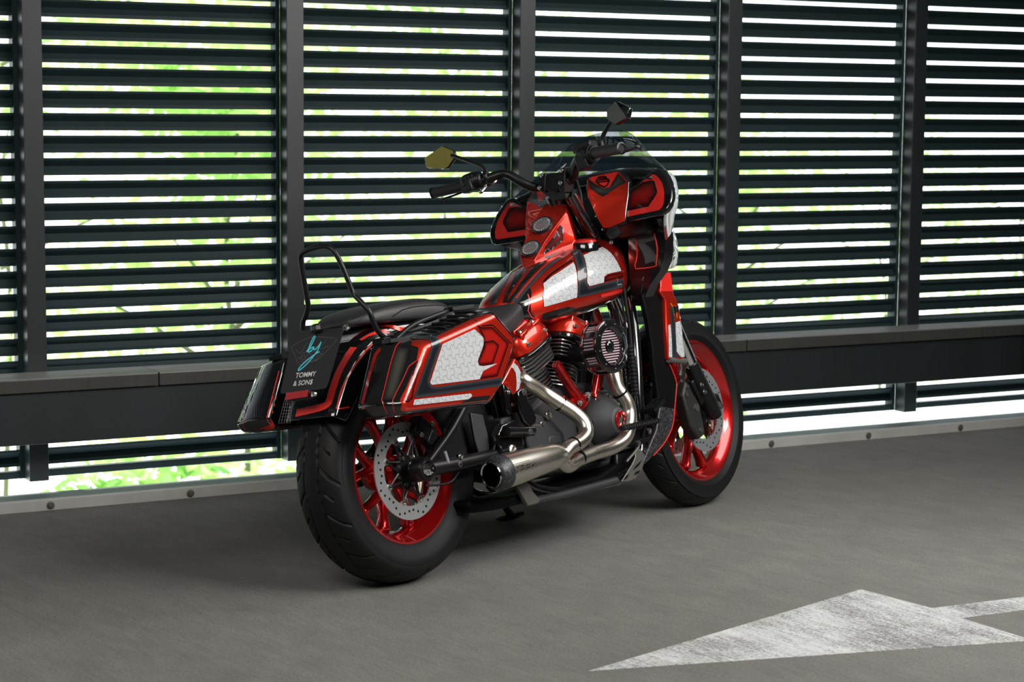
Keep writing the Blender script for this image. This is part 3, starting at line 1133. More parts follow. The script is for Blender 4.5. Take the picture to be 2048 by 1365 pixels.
mb.prism([(0.1911, -0.14, 0.2079), (0.4609, -0.14, 0.1853), (0.8617, -0.14, 0.1951), (0.9806, -0.14, 0.2212), (0.9642, -0.14, 0.1513), (0.5319, -0.14, 0.1594), (0.3299, -0.14, 0.1571), (0.2221, -0.14, 0.1636), (0.1854, -0.14, 0.1813)], (0, 0.24, 0))
P(mb, 'oil_pan', m_matte, bevel=0.012)
mb = MB()      # side stand on the far side
a_, b_, c_ = (0.70, 0.12, 0.22), (0.9685, 0.3787, 0.0658), (0.9842, 0.3343, 0.0575)
gx = (0.9694, 0.3511, 0.0607)
foot = (0.9262, 0.3166, 0.0583)
mb.tube([(0.74, 0.13, 0.20), ((0.74 + gx[0]) / 2, (0.13 + gx[1]) / 2 + 0.03, (0.2 + gx[2]) / 2), (gx[0], gx[1], gx[2] + 0.012)], [0.016, 0.014, 0.012], 12, smooth=4)
mb.tube([(0.60, 0.12, 0.21), (gx[0] - 0.01, gx[1] - 0.02, gx[2] + 0.015)], 0.010, 10)
mb.box((gx[0], gx[1], gx[2] + 0.008), (0.10, 0.05, 0.014), Matrix.Rotation(math.radians(-10.6), 3, 'X'))
P(mb, 'side_stand', m_satin, bevel=0.003)

# ---- engine
EC = (0.80, 0, 0.36)
mb = MB()
mb.prism([(0.56, -0.10, 0.22), (0.98, -0.10, 0.21), (1.04, -0.10, 0.30), (1.03, -0.10, 0.42), (0.93, -0.10, 0.50), (0.72, -0.10, 0.50), (0.58, -0.10, 0.44), (0.40, -0.10, 0.45), (0.38, -0.10, 0.26)], (0, 0.20, 0))
P(mb, 'crankcase', m_engine, bevel=0.015)
cc = (0.9144, -0.14, 0.3628)
mb = MB()      # cam cover dome
mb.lathe([(0.0, 0.076), (0.040, 0.075), (0.046, 0.068), (0.058, 0.055), (0.082, 0.030), (0.090, 0.012), (0.094, 0.0), (0.094, -0.05)][::-1], cc, (0, -1, 0), 48, caps=False)
mb.prism([(cc[0] - 0.07, cc[1] + 0.05, cc[2] + 0.04), (cc[0] - 0.05, cc[1] + 0.05, cc[2] + 0.105), (cc[0] + 0.05, cc[1] + 0.05, cc[2] + 0.105), (cc[0] + 0.09, cc[1] + 0.05, cc[2] + 0.03),
          (cc[0] + 0.09, cc[1] + 0.05, cc[2] - 0.07), (cc[0], cc[1] + 0.05, cc[2] - 0.13), (cc[0] - 0.09, cc[1] + 0.05, cc[2] - 0.09)], (0, -0.05, 0))
camc = P(mb, 'cam_cover', m_engine, bevel=0.006)
rc_ = (cc[0], cc[1] - 0.077, cc[2])
mb = MB()
mb.lathe([(0.021, 0), (0.021, 0.004), (0.030, 0.004), (0.032, 0.002), (0.032, -0.004)][::-1], rc_, (0, -1, 0), 40, caps=False)
for k in range(5):
    a = 2 * PI * k / 5 + 0.3
    mb.box((rc_[0] + 0.016 * math.cos(a), rc_[1] - 0.001, rc_[2] + 0.016 * math.sin(a)), (0.012, 0.004, 0.006), Matrix.Rotation(-a, 3, 'Y'))
P(mb, 'timer_cover_ring', m_wheel_red, parent=camc)
mb = MB()
mb.lathe([(0.0, 0.0005), (0.0205, 0.0005), (0.0205, -0.002)][::-1], rc_, (0, -1, 0), 32, caps=False)
P(mb, 'timer_recess', m_satin, parent=camc)
mb = MB()
for a in (60, 118, 175, 240, 300, 0):
    ra = math.radians(a)
    mb.bolt((cc[0] + 0.082 * math.cos(ra), cc[1] - 0.012, cc[2] + 0.086 * math.sin(ra)), (0, -1, 0), 0.006, 0.018)
P(mb, 'bolt', m_bolt, parent=camc)
# transmission side cover
mb = MB()
tr = [(0.3909, -0.145, 0.4325), (0.4657, -0.145, 0.4431), (0.5723, -0.145, 0.4282), (0.6332, -0.145, 0.4087), (0.6948, -0.145, 0.3531), (0.7009, -0.145, 0.2972), (0.5322, -0.145, 0.3054), (0.3905, -0.145, 0.3278), (0.3698, -0.145, 0.3694)]
mb.prism(tr, (0, 0.07, 0))
mb.prism([(0.5165, -0.158, 0.4015), (0.5978, -0.158, 0.3955), (0.6618, -0.158, 0.3527), (0.6718, -0.158, 0.3031), (0.4881, -0.158, 0.3194), (0.4834, -0.158, 0.3674)], (0, 0.03, 0))
mb.prism([(0.5938, -0.162, 0.354), (0.6463, -0.162, 0.3542), (0.6547, -0.162, 0.321), (0.5868, -0.162, 0.3228)], (0, 0.03, 0))
trc = P(mb, 'transmission_cover', m_engine, bevel=0.007)
mb = MB()
for p_ in [(0.6157, -0.15, 0.4182), (0.579, -0.15, 0.3935), (0.5479, -0.15, 0.3237), (0.3684, -0.15, 0.3457)]:
    mb.bolt(p_, (0, -1, 0), 0.0075, 0.012)
mb.bolt((0.6132, -0.152, 0.4183), (0, -1, 0), 0.011, 0.016)
P(mb, 'bolt', m_bolt, parent=trc)


def cyl_axis(sgn):
    a = math.radians(22.5) * sgn
    return Vector((math.sin(a), 0, math.cos(a)))


CR = Vector((0.775, 0, 0.36))
for sgn, nm in ((-1, 'rear'), (1, 'front')):
    ax = cyl_axis(sgn)
    side = Vector((ax.z, 0, -ax.x))
    cyl = MB()
    cyl.lathe([(0.058, 0.10), (0.058, 0.30)], CR, ax, 32)
    cy = P(cyl, 'cylinder', m_satin)
    fins = MB()
    for k in range(9):
        h = 0.115 + 0.0125 * k
        c0 = CR + ax * h
        rr = 0.082
        ring = [c0 + side * rr * math.cos(2 * PI * j / 28) * 0.96 + Vector((0, 1, 0)) * (rr + 0.012) * math.sin(2 * PI * j / 28) for j in range(28)]
        fins.prism(ring, ax * 0.004)
    P(fins, 'cooling_fin', m_fin, parent=cy, smooth=40)
    head = MB()
    for k in range(6):
        c0 = CR + ax * (0.232 + 0.0125 * k)
        ring = []
        for j in range(24):
            u = 2 * PI * j / 24
            ring.append(c0 + side * 0.088 * max(-1, min(1, 1.25 * math.cos(u))) + Vector((0, 1, 0)) * 0.112 * max(-1, min(1, 1.25 * math.sin(u))))
        head.prism(ring, ax * 0.004)
    hd = MB()
    hd.box(CR + ax * 0.262, (0.13, 0.17, 0.075), Matrix.Rotation(math.radians(22.5) * sgn, 3, 'Y'))
    hh = P(hd, 'cylinder_head', m_satin, bevel=0.012)
    P(head, 'cooling_fin', m_fin, parent=hh, smooth=40)
    # black gasket plate and red rocker cover
    for lev, (hgt, sx, sy, z0, mm, nn) in enumerate(((0.018, 0.104, 0.132, 0.290, m_black, 'rocker_base'), (0.074, 0.100, 0.128, 0.308, m_red, 'rocker_cover'))):
        rk = MB()
        rings = []
        lv = ((0, 1.0), (hgt, 1.0)) if lev == 0 else ((0, 1.0), (hgt * 0.45, 0.99), (hgt * 0.8, 0.86), (hgt, 0.62))
        for (q, sc) in lv:
            ring = []
            for j in range(28):
                u = 2 * PI * j / 28
                fx = math.copysign(abs(math.cos(u)) ** 0.55, math.cos(u))
                fy = math.copysign(abs(math.sin(u)) ** 0.55, math.sin(u))
                ring.append(CR + ax * (z0 + q) + side * sx * fx * sc + Vector((0, 1, 0)) * sy * fy * (sc if lev == 0 else (0.35 + 0.65 * sc)))
            rings.append(ring)
        rk.grid(rings, True, True, True)
        if lev == 1:
            # raised pads for the bolts
            for e in (-1, 1):
                rk.box(CR + ax * (z0 + 0.050) + side * 0.038 * e + Vector((0, -0.092, 0)), (0.044, 0.05, 0.036), Matrix.Rotation(math.radians(22.5) * sgn, 3, 'Y'))
            rk.box(CR + ax * (z0 + 0.068) + Vector((0, -0.02, 0)), (0.11, 0.14, 0.026), Matrix.Rotation(math.radians(22.5) * sgn, 3, 'Y'))
        ro = P(rk, nn, mm, bevel=0.005)
    bt = MB()
    for e in (-1, 1):
        bt.bolt(CR + ax * (0.308 + 0.067) + side * 0.038 * e + Vector((0, -0.097, 0)), ax, 0.0075, 0.009)
        bt.bolt(CR + ax * 0.335 + side * 0.05 * e + Vector((0, -0.124, 0)), (0, -1, 0), 0.006, 0.008)
    P(bt, 'bolt', m_bolt, parent=ro)
# red pushrod tubes rising from one lifter block
mb = MB()
lb = (0.8453, -0.135, 0.4321)
for (p0, p1) in (((0.8241, -0.135, 0.4476), (0.7154, -0.135, 0.5761)), ((0.8217, -0.125, 0.4388), (0.7444, -0.12, 0.5472)), ((0.8873, -0.135, 0.4459), (0.9406, -0.135, 0.5439)), ((0.917, -0.125, 0.4438), (0.9762, -0.125, 0.5417))):
    p0, p1 = Vector(p0), Vector(p1)
    mb.tube([p0, p0.lerp(p1, 0.10), p0.lerp(p1, 0.12), p0.lerp(p1, 0.8), p0.lerp(p1, 0.82), p1], [0.020, 0.018, 0.0125, 0.0125, 0.016, 0.016], 14)
P(mb, 'pushrod_tube', m_wheel_red)
mb = MB()
mb.prism([(0.748, -0.125, 0.4728), (0.776, -0.125, 0.4535), (0.8348, -0.125, 0.4721), (0.8851, -0.125, 0.4504), (0.9764, -0.125, 0.4325), (0.9719, -0.125, 0.4129), (0.8549, -0.125, 0.4155), (0.7945, -0.125, 0.4154), (0.7401, -0.125, 0.4377)], (0, 0.03, 0))
mb.prism([(0.7667, -0.145, 0.433), (0.7976, -0.145, 0.4494), (0.8609, -0.145, 0.4378), (0.8231, -0.145, 0.4171), (0.7995, -0.145, 0.4098)], (0, 0.03, 0))
lbk = P(mb, 'lifter_block', m_wheel_red, bevel=0.004)
mb = MB()
for p_ in [(0.8371, -0.15, 0.4597), (0.7881, -0.15, 0.4368), (0.8933, -0.15, 0.4389), (0.9421, -0.15, 0.4438)]:
    mb.bolt(p_, (0, -1, 0.4), 0.007, 0.009)
P(mb, 'bolt', m_bolt, parent=lbk)
# air cleaner: drum with slots and gauze, windowed face
ac = Vector((0.8468, -0.205, 0.6079))
mb = MB()
mb.lathe([(0.078, 0), (0.088, 0), (0.088, 0.010), (0.078, 0.010), (0.078, 0)], ac, (0, -1, 0), 48, caps=False)
mb.lathe([(0.058, 0.052), (0.086, 0.052), (0.088, 0.056), (0.088, 0.064), (0.078, 0.068), (0.064, 0.070), (0.058, 0.064), (0.058, 0.052)], ac, (0, -1, 0), 48, caps=False)
mb.lathe([(0.0, 0.004), (0.07, 0.004), (0.07, 0.0), (0, 0)], ac, (0, -1, 0), 40, caps=False)
for k in range(9):
    a = 2 * PI * k / 9 + 0.5
    p0 = ac + Vector((0.083 * math.cos(a), -0.005, 0.083 * math.sin(a)))
    mb.box(p0 + Vector((0, -0.028, 0)), (0.008, 0.052, 0.020), Matrix.Rotation(-a, 3, 'Y'))
mb.lathe([(0, 0.066), (0.010, 0.065), (0.020, 0.060), (0.024, 0.05)][::-1], ac, (0, -1, 0), 24, caps=False)
acl = P(mb, 'air_cleaner', m_black, bevel=0.0015)
mb = MB()
mb.lathe([(0.076, 0.008), (0.076, 0.054)], ac, (0, -1, 0), 48, caps=False)
mb.lathe([(0.0, 0.050), (0.058, 0.050)], ac, (0, -1, 0), 40, caps=False)
P(mb, 'filter_backing', m_satin, parent=acl)
mb = MB()
for k in range(48):
    a = 2 * PI * k / 48
    mb.box(ac + Vector((0.0775 * math.cos(a), -0.031, 0.0775 * math.sin(a))), (0.004, 0.042, 0.0046), Matrix.Rotation(-a, 3, 'Y'))
for k in range(13):
    z = -0.0504 + 0.0084 * k
    hw = math.sqrt(max(0, 0.057 ** 2 - z * z))
    mb.box(ac + Vector((0, -0.052, z)), (hw * 2, 0.004, 0.0042))
P(mb, 'filter_pleat', m_filter, parent=acl, smooth=0)
mb = MB()
for k in range(9):
    a = 2 * PI * k / 9 + 0.5
    mb.bolt(ac + Vector((0.074 * math.cos(a), -0.068, 0.074 * math.sin(a))), (0, -1, 0), 0.0022, 0.003)
P(mb, 'bolt', m_bolt, parent=acl)
mb = MB()
mb.tube([(0.84, -0.06, 0.60), (0.85, -0.13, 0.60), (ac.x, ac.y + 0.01, ac.z)], [0.03, 0.032, 0.045], 16)
P(mb, 'intake_tube', m_satin)

# ---- exhaust: two headers into one short silencer
mb = MB()
mb.tube([(0.60, -0.07, 0.56)] + [(0.5202, -0.14, 0.5473), (0.5936, -0.16, 0.4934), (0.6366, -0.19, 0.4493), (0.6745, -0.215, 0.4109), (0.688, -0.235, 0.3755), (0.6781, -0.245, 0.3437), (0.6347, -0.25, 0.3229), (0.5796, -0.25, 0.3121), (0.5511, -0.245, 0.2955), (0.5309, -0.24, 0.2921)], [0.024] * 11, 20, smooth=6)
P(mb, 'rear_header_pipe', m_steel, smooth=60)
mb = MB()
mb.tube([(0.98, -0.10, 0.55)] + [(0.9458, -0.18, 0.5272), (0.9435, -0.2, 0.4656), (0.958, -0.215, 0.4229), (0.9618, -0.22, 0.3838), (0.9418, -0.225, 0.3409), (0.9176, -0.22, 0.3044), (0.8558, -0.21, 0.2813), (0.7441, -0.21, 0.274), (0.6548, -0.215, 0.2655), (0.5914, -0.225, 0.2538), (0.5479, -0.235, 0.2698), (0.5252, -0.24, 0.2896)], [0.024] * 13, 20, smooth=6)
P(mb, 'front_header_pipe', m_steel, smooth=60)
mb = MB()
for (a, b) in (((0.6357, -0.189, 0.4511), (0.6406, -0.1905, 0.4464)), ((0.9433, -0.206, 0.4518), (0.9463, -0.207, 0.4464)), ((0.6047, -0.25, 0.3186), (0.5977, -0.25, 0.317)), ((0.6705, -0.214, 0.27), (0.663, -0.2145, 0.2693))):
    mb.tube([a, b], 0.0252, 20)
P(mb, 'pipe_joint_band', m_matte)
m0, m1 = Vector((0.5341, -0.242, 0.2947)), Vector((0.1983, -0.235, 0.2753))
ax = (m1 - m0).normalized()
L = (m1 - m0).length
mb = MB()
mb.lathe([(0.026, -0.010), (0.034, 0.004), (0.042, 0.04), (0.050, L * 0.55), (0.0535, L - 0.055), (0.0535, L - 0.048)], m0, ax, 40, caps=False)
sil = P(mb, 'silencer', m_steel, smooth=50)
mb = MB()
mb.lathe([(0.0545, L - 0.050), (0.0550, L - 0.036), (0.049, L - 0.012), (0.043, L), (0.037, L + 0.002), (0.0365, L)], m0, ax, 40, caps=False)
P(mb, 'end_cap', m_carbon, parent=sil, smooth=50)
mb = MB()
mb.lathe([(0.0365, L), (0.035, L - 0.10), (0.0, L - 0.10)], m0, ax, 40, caps=False)
P(mb, 'outlet_bore', m_matte, parent=sil)
mb = MB()
mb.lathe([(0.0355, L + 0.001), (0.0385, L + 0.0045), (0.0395, L + 0.001)], m0, ax, 40, caps=False)
P(mb, 'outlet_ring', m_chrome, parent=sil)
# engraved mark on the silencer: short strokes and a frame line
mb = MB()
for seg in [(0.2499, -0.287, 0.2875), (0.2894, -0.287, 0.29)], [(0.2534, -0.287, 0.2704), (0.262, -0.287, 0.2875)], [(0.2706, -0.287, 0.2712), (0.2816, -0.287, 0.288)], [(0.2768, -0.287, 0.2886), (0.2938, -0.287, 0.2879), (0.2894, -0.287, 0.2793), (0.2746, -0.287, 0.2782)], [(0.3004, -0.287, 0.2733), (0.3087, -0.287, 0.289)], [(0.3064, -0.287, 0.2893), (0.3234, -0.287, 0.2887), (0.3194, -0.287, 0.2815), (0.3044, -0.287, 0.2804)], [(0.3277, -0.287, 0.2743), (0.3358, -0.287, 0.2886)], [(0.332, -0.287, 0.283), (0.3481, -0.287, 0.2885)], [(0.332, -0.287, 0.283), (0.3479, -0.287, 0.2763)]:
    mb.tube(seg, 0.0009, 5)
for seg in [(0.2474, -0.287, 0.2985), (0.3264, -0.287, 0.3021)], [(0.2474, -0.287, 0.2985), (0.236, -0.287, 0.2682)], [(0.2444, -0.287, 0.2625), (0.2936, -0.287, 0.2651)]:
    mb.tube(seg, 0.0006, 4)
sdat = (mb, m0, ax)


def snap_to_axis(mb, m0, ax, rad):
    for i, v in enumerate(mb.v):
        v = Vector(v)
        h = (v - m0).dot(ax)
        q = v - m0 - ax * h
        k = max(0, min(1, h / 0.3))
        rr = rad(h)
        off = (q.length - 0.0)
        mb.v[i] = tuple(m0 + ax * h + q.normalized() * (rr + (0.0005 if off < 1 else 0)))


snap_to_axis(mb, m0, ax, lambda h: 0.042 + (0.050 - 0.042) * min(1, max(0, (h - 0.04) / (L * 0.55 - 0.04))) if h < L * 0.55 else 0.050 + 0.0035 * min(1, (h - L * 0.55) / (L * 0.45 - 0.055)))
P(mb, 'engraved_mark', m_chrome, parent=sil, smooth=0)

# ---- fork
FA = Vector((1.615, 0, 0.335))
Rz = Matrix.Rotation(STEER, 3, 'Z')


def FK(dx, y, dz):
    return FA + Rz @ Vector((dx, y, dz))


def leg(y, t, off=0.0):
    """point on a fork leg, t metres up the raked axis from the axle"""
    off += 0.030
    return FK(-math.sin(RAKE) * t + off * math.cos(RAKE), y, math.cos(RAKE) * t + off * math.sin(RAKE))


for s_ in (-1, 1):
    y = 0.102 * s_
    mb = MB()
    mb.tube([leg(y, -0.04, -0.02), leg(y, 0.02, -0.03), leg(y, 0.14, -0.04), leg(y, 0.205, -0.04)], [0.024, 0.031, 0.030, 0.027], 18, smooth=3)
    mb.box(leg(y * 0.98, 0.0, -0.012), (0.075, 0.036, 0.06), Matrix.Rotation(-RAKE, 3, 'Y'))
    mb.box(leg(y * 0.95, 0.10, -0.068), (0.032, 0.024, 0.10), Matrix.Rotation(-RAKE, 3, 'Y'))
    lo = P(mb, 'fork_slider', m_satin, bevel=0.006)
    mb = MB()
    mb.lathe([(0, 0.012), (0.011, 0.012), (0.011, 0.004), (0.016, 0.003), (0.016, 0)][::-1], leg(y + 0.018 * s_, 0.0, -0.012), Rz @ Vector((0, s_, 0)), 14, caps=False)
    for (t_, o_) in ((0.02, -0.035), (0.09, -0.062), (0.12, -0.062)):
        mb.bolt(leg(y + 0.02 * s_, t_, o_), Rz @ Vector((0, s_, 0)), 0.006, 0.008)
    P(mb, 'bolt', m_bolt, parent=lo)
    mb = MB()
    mb.tube([leg(y, 0.18, -0.04), leg(y, 0.56, -0.04)], 0.0245, 20)
    P(mb, 'fork_tube', m_chrome)
    mb = MB()
    mb.tube([leg(y, 0.52, -0.04), leg(y, 0.84, -0.04)], 0.031, 20)
    P(mb, 'fork_upper_cover', m_black)
    # caliper behind the leg
    mb = MB()
    mb.prism([leg(y * 0.72, -0.02, -0.20), leg(y * 0.72, 0.05, -0.215), leg(y * 0.72, 0.16, -0.185), leg(y * 0.72, 0.185, -0.13), leg(y * 0.72, 0.07, -0.11), leg(y * 0.72, -0.03, -0.15)], Rz @ Vector((0, s_ * 0.045, 0)))
    cl_ = P(mb, 'front_caliper', m_wrinkle, bevel=0.008)
    mb = MB()
    for (t_, o_, r_) in ((0.0, -0.17, 0.009), (0.075, -0.14, 0.014), (0.15, -0.165, 0.010), (0.165, -0.14, 0.006)):
        mb.lathe([(0, 0.004), (r_, 0.004), (r_, 0)][::-1], leg(y * 0.72 + s_ * 0.045, t_, o_), Rz @ Vector((0, s_, 0)), 16, caps=False)
    P(mb, 'bolt', m_bolt, parent=cl_)
mb = MB()
for t_ in (0.60, 0.80):
    mb.box(leg(0, t_, -0.02), (0.10, 0.27, 0.035), Rz.to_3x3() @ Matrix.Rotation(-RAKE, 3, 'Y'))
P(mb, 'triple_clamp', m_satin, bevel=0.01)
mb = MB()
mb.tube([leg(-0.10, 0.60, -0.04)] + [(1.4781, -0.12, 0.5224), (1.4686, -0.12, 0.4967), (1.4338, -0.12, 0.4699), (1.3936, -0.12, 0.4333)], 0.0035, 8, smooth=5)
P(mb, 'front_brake_hose', m_chrome)
mb = MB()
mb.tube([(1.4403, -0.12, 0.5223), (1.4366, -0.12, 0.4943), (1.4246, -0.12, 0.4708)], 0.006, 10)
P(mb, 'hose_fitting', m_bolt)

# front mudguard hugging the tyre (mostly hidden)
mb = MB()
rings = []
for k in range(19):
    a = math.radians(104 + 56 * k / 18)
    ring = []
    for j in range(9):
        u = -1 + 2 * j / 8
        rr = 0.362 - 0.012 * abs(u) ** 2.5 - (0.03 if abs(u) > 0.9 else 0)
        ring.append(FK(rr * math.cos(a), 0.068 * u, rr * math.sin(a)))
    rings.append(ring)
mb.grid(rings, closed=False)
P(mb, 'front_mudguard', m_black, solid=0.003)

# ---- handlebar (turned with the fork)
HB = []
mb = MB()
bar = [(0.8701, 0.415, 1.2123), (0.8903, 0.285, 1.2193), (0.9102, 0.215, 1.2267), (0.9382, 0.165, 1.2371), (0.9487, 0.135, 1.2304), (0.9717, 0.1, 1.1969), (0.9979, 0.078, 1.1791), (1.0208, 0.055, 1.1767)]
mb.tube([bar[1]] + bar[2:] + [(1.0122, -0.045, 1.1799), (1.0223, -0.065, 1.1799), (1.0128, -0.09, 1.1964), (0.9874, -0.12, 1.2224), (0.9571, -0.16, 1.2364), (0.9308, -0.21, 1.2434), (0.8922, -0.285, 1.2379)], 0.0158, 14, smooth=5)
hb = P(mb, 'handlebar', m_satin)
mb = MB()
mb.tube([(0.8722, 0.412, 1.2135), (0.88, 0.345, 1.2151), (0.8898, 0.28, 1.2194)], 0.0185, 20)
mb.tube([(0.892, -0.275, 1.238), (0.8788, -0.335, 1.2354), (0.8631, -0.398, 1.2323)], 0.0185, 20)
P(mb, 'grip', m_grip, parent=hb, smooth=60)
mb = MB()
mb.lathe([(0.020, 0), (0.0205, 0.006), (0.015, 0.008), (0.013, 0.004), (0, 0.004)], (0.8631, -0.398, 1.2323), Vector((0.8631, -0.398, 1.2323)) - Vector((0.8788, -0.335, 1.2354)), 24, caps=False)
mb.lathe([(0.020, 0), (0.0205, 0.006), (0.015, 0.008), (0.013, 0.004), (0, 0.004)], (0.8722, 0.412, 1.2135), Vector((0.8722, 0.412, 1.2135)) - Vector((0.88, 0.345, 1.2151)), 24, caps=False)
P(mb, 'bar_end', m_satin, parent=hb)
# switch housings, brackets, levers
mb = MB()
lh = Vector((0.899, 0.25, 1.2291))
u_ = (Vector(bar[1]) - Vector(bar[3])).normalized()
mb.tube([lh + u_ * 0.042, lh + u_ * 0.030, lh, lh - u_ * 0.026, lh - u_ * 0.034], [0.022, 0.030, 0.032, 0.030, 0.020], 16)
mb.box(lh + u_ * 0.012 + Vector((-0.012, 0, -0.012)), (0.038, 0.046, 0.046), Matrix.Rotation(-0.2, 3, 'X'))
mb.tube([lh - u_ * 0.055, lh - u_ * 0.040], 0.024, 14)
rh = Vector((0.9075, -0.235, 1.2395))
v_ = (Vector((0.8631, -0.398, 1.2323)) - Vector((0.892, -0.275, 1.238))).normalized()
mb.tube([rh + v_ * 0.040, rh + v_ * 0.028, rh, rh - v_ * 0.030, rh - v_ * 0.04], [0.021, 0.029, 0.032, 0.031, 0.018], 16)
mb.box(rh + Vector((-0.012, 0.012, -0.022)), (0.034, 0.045, 0.052), Matrix.Rotation(-0.2, 3, 'X'))
mb.box(rh + Vector((0.035, 0.030, 0.030)), (0.055, 0.075, 0.030), Matrix.Rotation(-0.1, 3, 'X'))
sh = P(mb, 'switch_housing', m_satin, bevel=0.004, parent=hb)
mb = MB()
for q in (0.012, 0.0, -0.012):
    mb.box(lh + u_ * q + Vector((-0.030, 0, 0.012)), (0.006, 0.010, 0.012))
    mb.box(lh + u_ * q + Vector((-0.031, 0, -0.006)), (0.006, 0.009, 0.009))
mb.tube([rh + v_ * 0.036, rh + v_ * 0.040], 0.0265, 20)
mb.tube([rh + v_ * 0.026, rh + v_ * 0.029], 0.031, 20)
mb.box(rh + Vector((-0.028, 0.0, 0.0)), (0.008, 0.012, 0.026))
P(mb, 'switch_button', m_plastic, bevel=0.001, parent=hb)
mb = MB()
# levers in front of the grips
mb.tube([lh - u_ * 0.02 + Vector((0.03, 0, -0.01)), lh + u_ * 0.02 + Vector((0.055, 0, -0.012)), lh + u_ * 0.10 + Vector((0.060, 0, -0.016)), lh + u_ * 0.165 + Vector((0.052, 0, -0.02))], [0.009, 0.008, 0.006, 0.007], 10, smooth=4, flat=0.6)
mb.tube([rh - v_ * 0.01 + Vector((0.045, 0, 0.01)), rh + v_ * 0.03 + Vector((0.065, 0, 0.002)), rh + v_ * 0.11 + Vector((0.072, 0, -0.006)), rh + v_ * 0.19 + Vector((0.070, 0, 0.004))], [0.009, 0.008, 0.006, 0.007], 10, smooth=4, flat=0.6)
P(mb, 'lever', m_satin, parent=hb)
mb = MB()
mb.tube([(0.8696, 0.2, 1.1842), (0.8912, 0.2, 1.1974), (0.906, 0.2, 1.2039), (0.9371, 0.2, 1.21), (0.9555, 0.2, 1.2199)], 0.004, 8, smooth=3)
mb.lathe([(0.004, 0), (0.008, 0.001), (0.008, 0.008), (0.004, 0.009)], (0.8788, 0.205, 1.1865), (0, 1, 0), 12)
mb.lathe([(0.004, 0), (0.007, 0.001), (0.007, 0.008), (0.004, 0.009)], (0.906, 0.2, 1.2039), (0, 1, 0), 12)
P(mb, 'cable_adjuster', m_chrome, parent=hb)
# mirrors
mb = MB()
mb.tube([(0.9139, 0.215, 1.2439), (0.9218, 0.215, 1.2558), (0.9249, 0.22, 1.2669), (0.9241, 0.235, 1.2797), (0.9277, 0.29, 1.3042), (0.9307, 0.345, 1.3289), (0.9307, 0.36, 1.3348)], 0.0062, 12, smooth=4)
mb.tube([(0.9708, -0.25, 1.2645), (0.9726, -0.25, 1.2844), (0.9744, -0.262, 1.3023), (0.9705, -0.28, 1.319), (0.9697, -0.3, 1.337)], 0.0075, 12, smooth=4)
mst = P(mb, 'mirror_stem', m_satin, parent=hb)


def mirror(pts, mm, th):
    v = [Vector(p) for p in pts]
    n = (v[1] - v[0]).cross(v[2] - v[0]).normalized()
    if n.x > 0:
        n = -n
    mb = MB()
    mb.prism(v, -n * th)
    hs = mb.build('mirror_housing', m_black, bike, smooth=30, bevel=0.004)
    c_ = sum(v, Vector()) / len(v)
    mb = MB()
    mb.prism([c_ + (q - c_) * 0.94 + n * 0.0004 for q in v], n * 0.0008)
    mb.build('mirror_glass', mm, hs, smooth=0)


mirror([(0.95, 0.5019, 1.3494), (0.945, 0.4964, 1.3167), (0.945, 0.4837, 1.3093), (0.945, 0.4048, 1.2947), (0.945, 0.3898, 1.3011), (0.95, 0.3617, 1.3279), (0.955, 0.366, 1.3531), (0.96, 0.4209, 1.3798)], m_mirror_refl, 0.014)
mirror([(0.9, -0.3382, 1.3694), (0.895, -0.3366, 1.3387), (0.89, -0.3702, 1.3132), (0.895, -0.4189, 1.3273), (0.9, -0.4288, 1.3596), (0.905, -0.3747, 1.3922)], m_mirror, 0.02)
# riser with clamp
mb = MB()
for (a, b) in (((1.0401, 0.035, 1.1405), (1.1082, 0.035, 0.9657)), ((1.0223, -0.055, 1.1339), (1.1414, -0.045, 0.9737))):
    mb.tube([a, b], 0.024, 18)
mb.tube([(1.0317, 0, 1.1302), (1.1382, 0, 0.9733)], 0.012, 10)
ri = P(mb, 'riser', m_black)
mb = MB()
mb.prism([(1, 0.0478, 1.212), (1, -0.0595, 1.21), (0.995, -0.0467, 1.163), (0.99, -0.0215, 1.1433), (0.99, 0.0437, 1.1654)], (0.055, 0, 0))
mb.prism([(0.995, 0.0452, 1.2168), (0.995, 0.0148, 1.217), (0.985, 0.0208, 1.15), (0.985, 0.0489, 1.1629)], (0.06, 0, 0))
mb.prism([(0.995, -0.0442, 1.2228), (0.995, -0.072, 1.2233), (0.985, -0.0585, 1.1377), (0.985, -0.0374, 1.1512)], (0.06, 0, 0))
mb.prism([(1, 0.0562, 1.1637), (1, -0.0507, 1.1589), (1, -0.0522, 1.118), (1, -0.0009, 1.119), (1, 0.0298, 1.1408)], (0.05, 0, 0))
P(mb, 'bar_clamp', m_satin, bevel=0.003, parent=ri)
mb = MB()
for p_ in ((0.985, 0.0254, 1.2104), (0.985, -0.062, 1.2133), (0.98, 0.0373, 1.1698), (0.98, -0.0534, 1.1725)):
    mb.bolt(p_, (-1, 0, 0.1), 0.0055, 0.006)
P(mb, 'bolt', m_bolt, parent=ri)
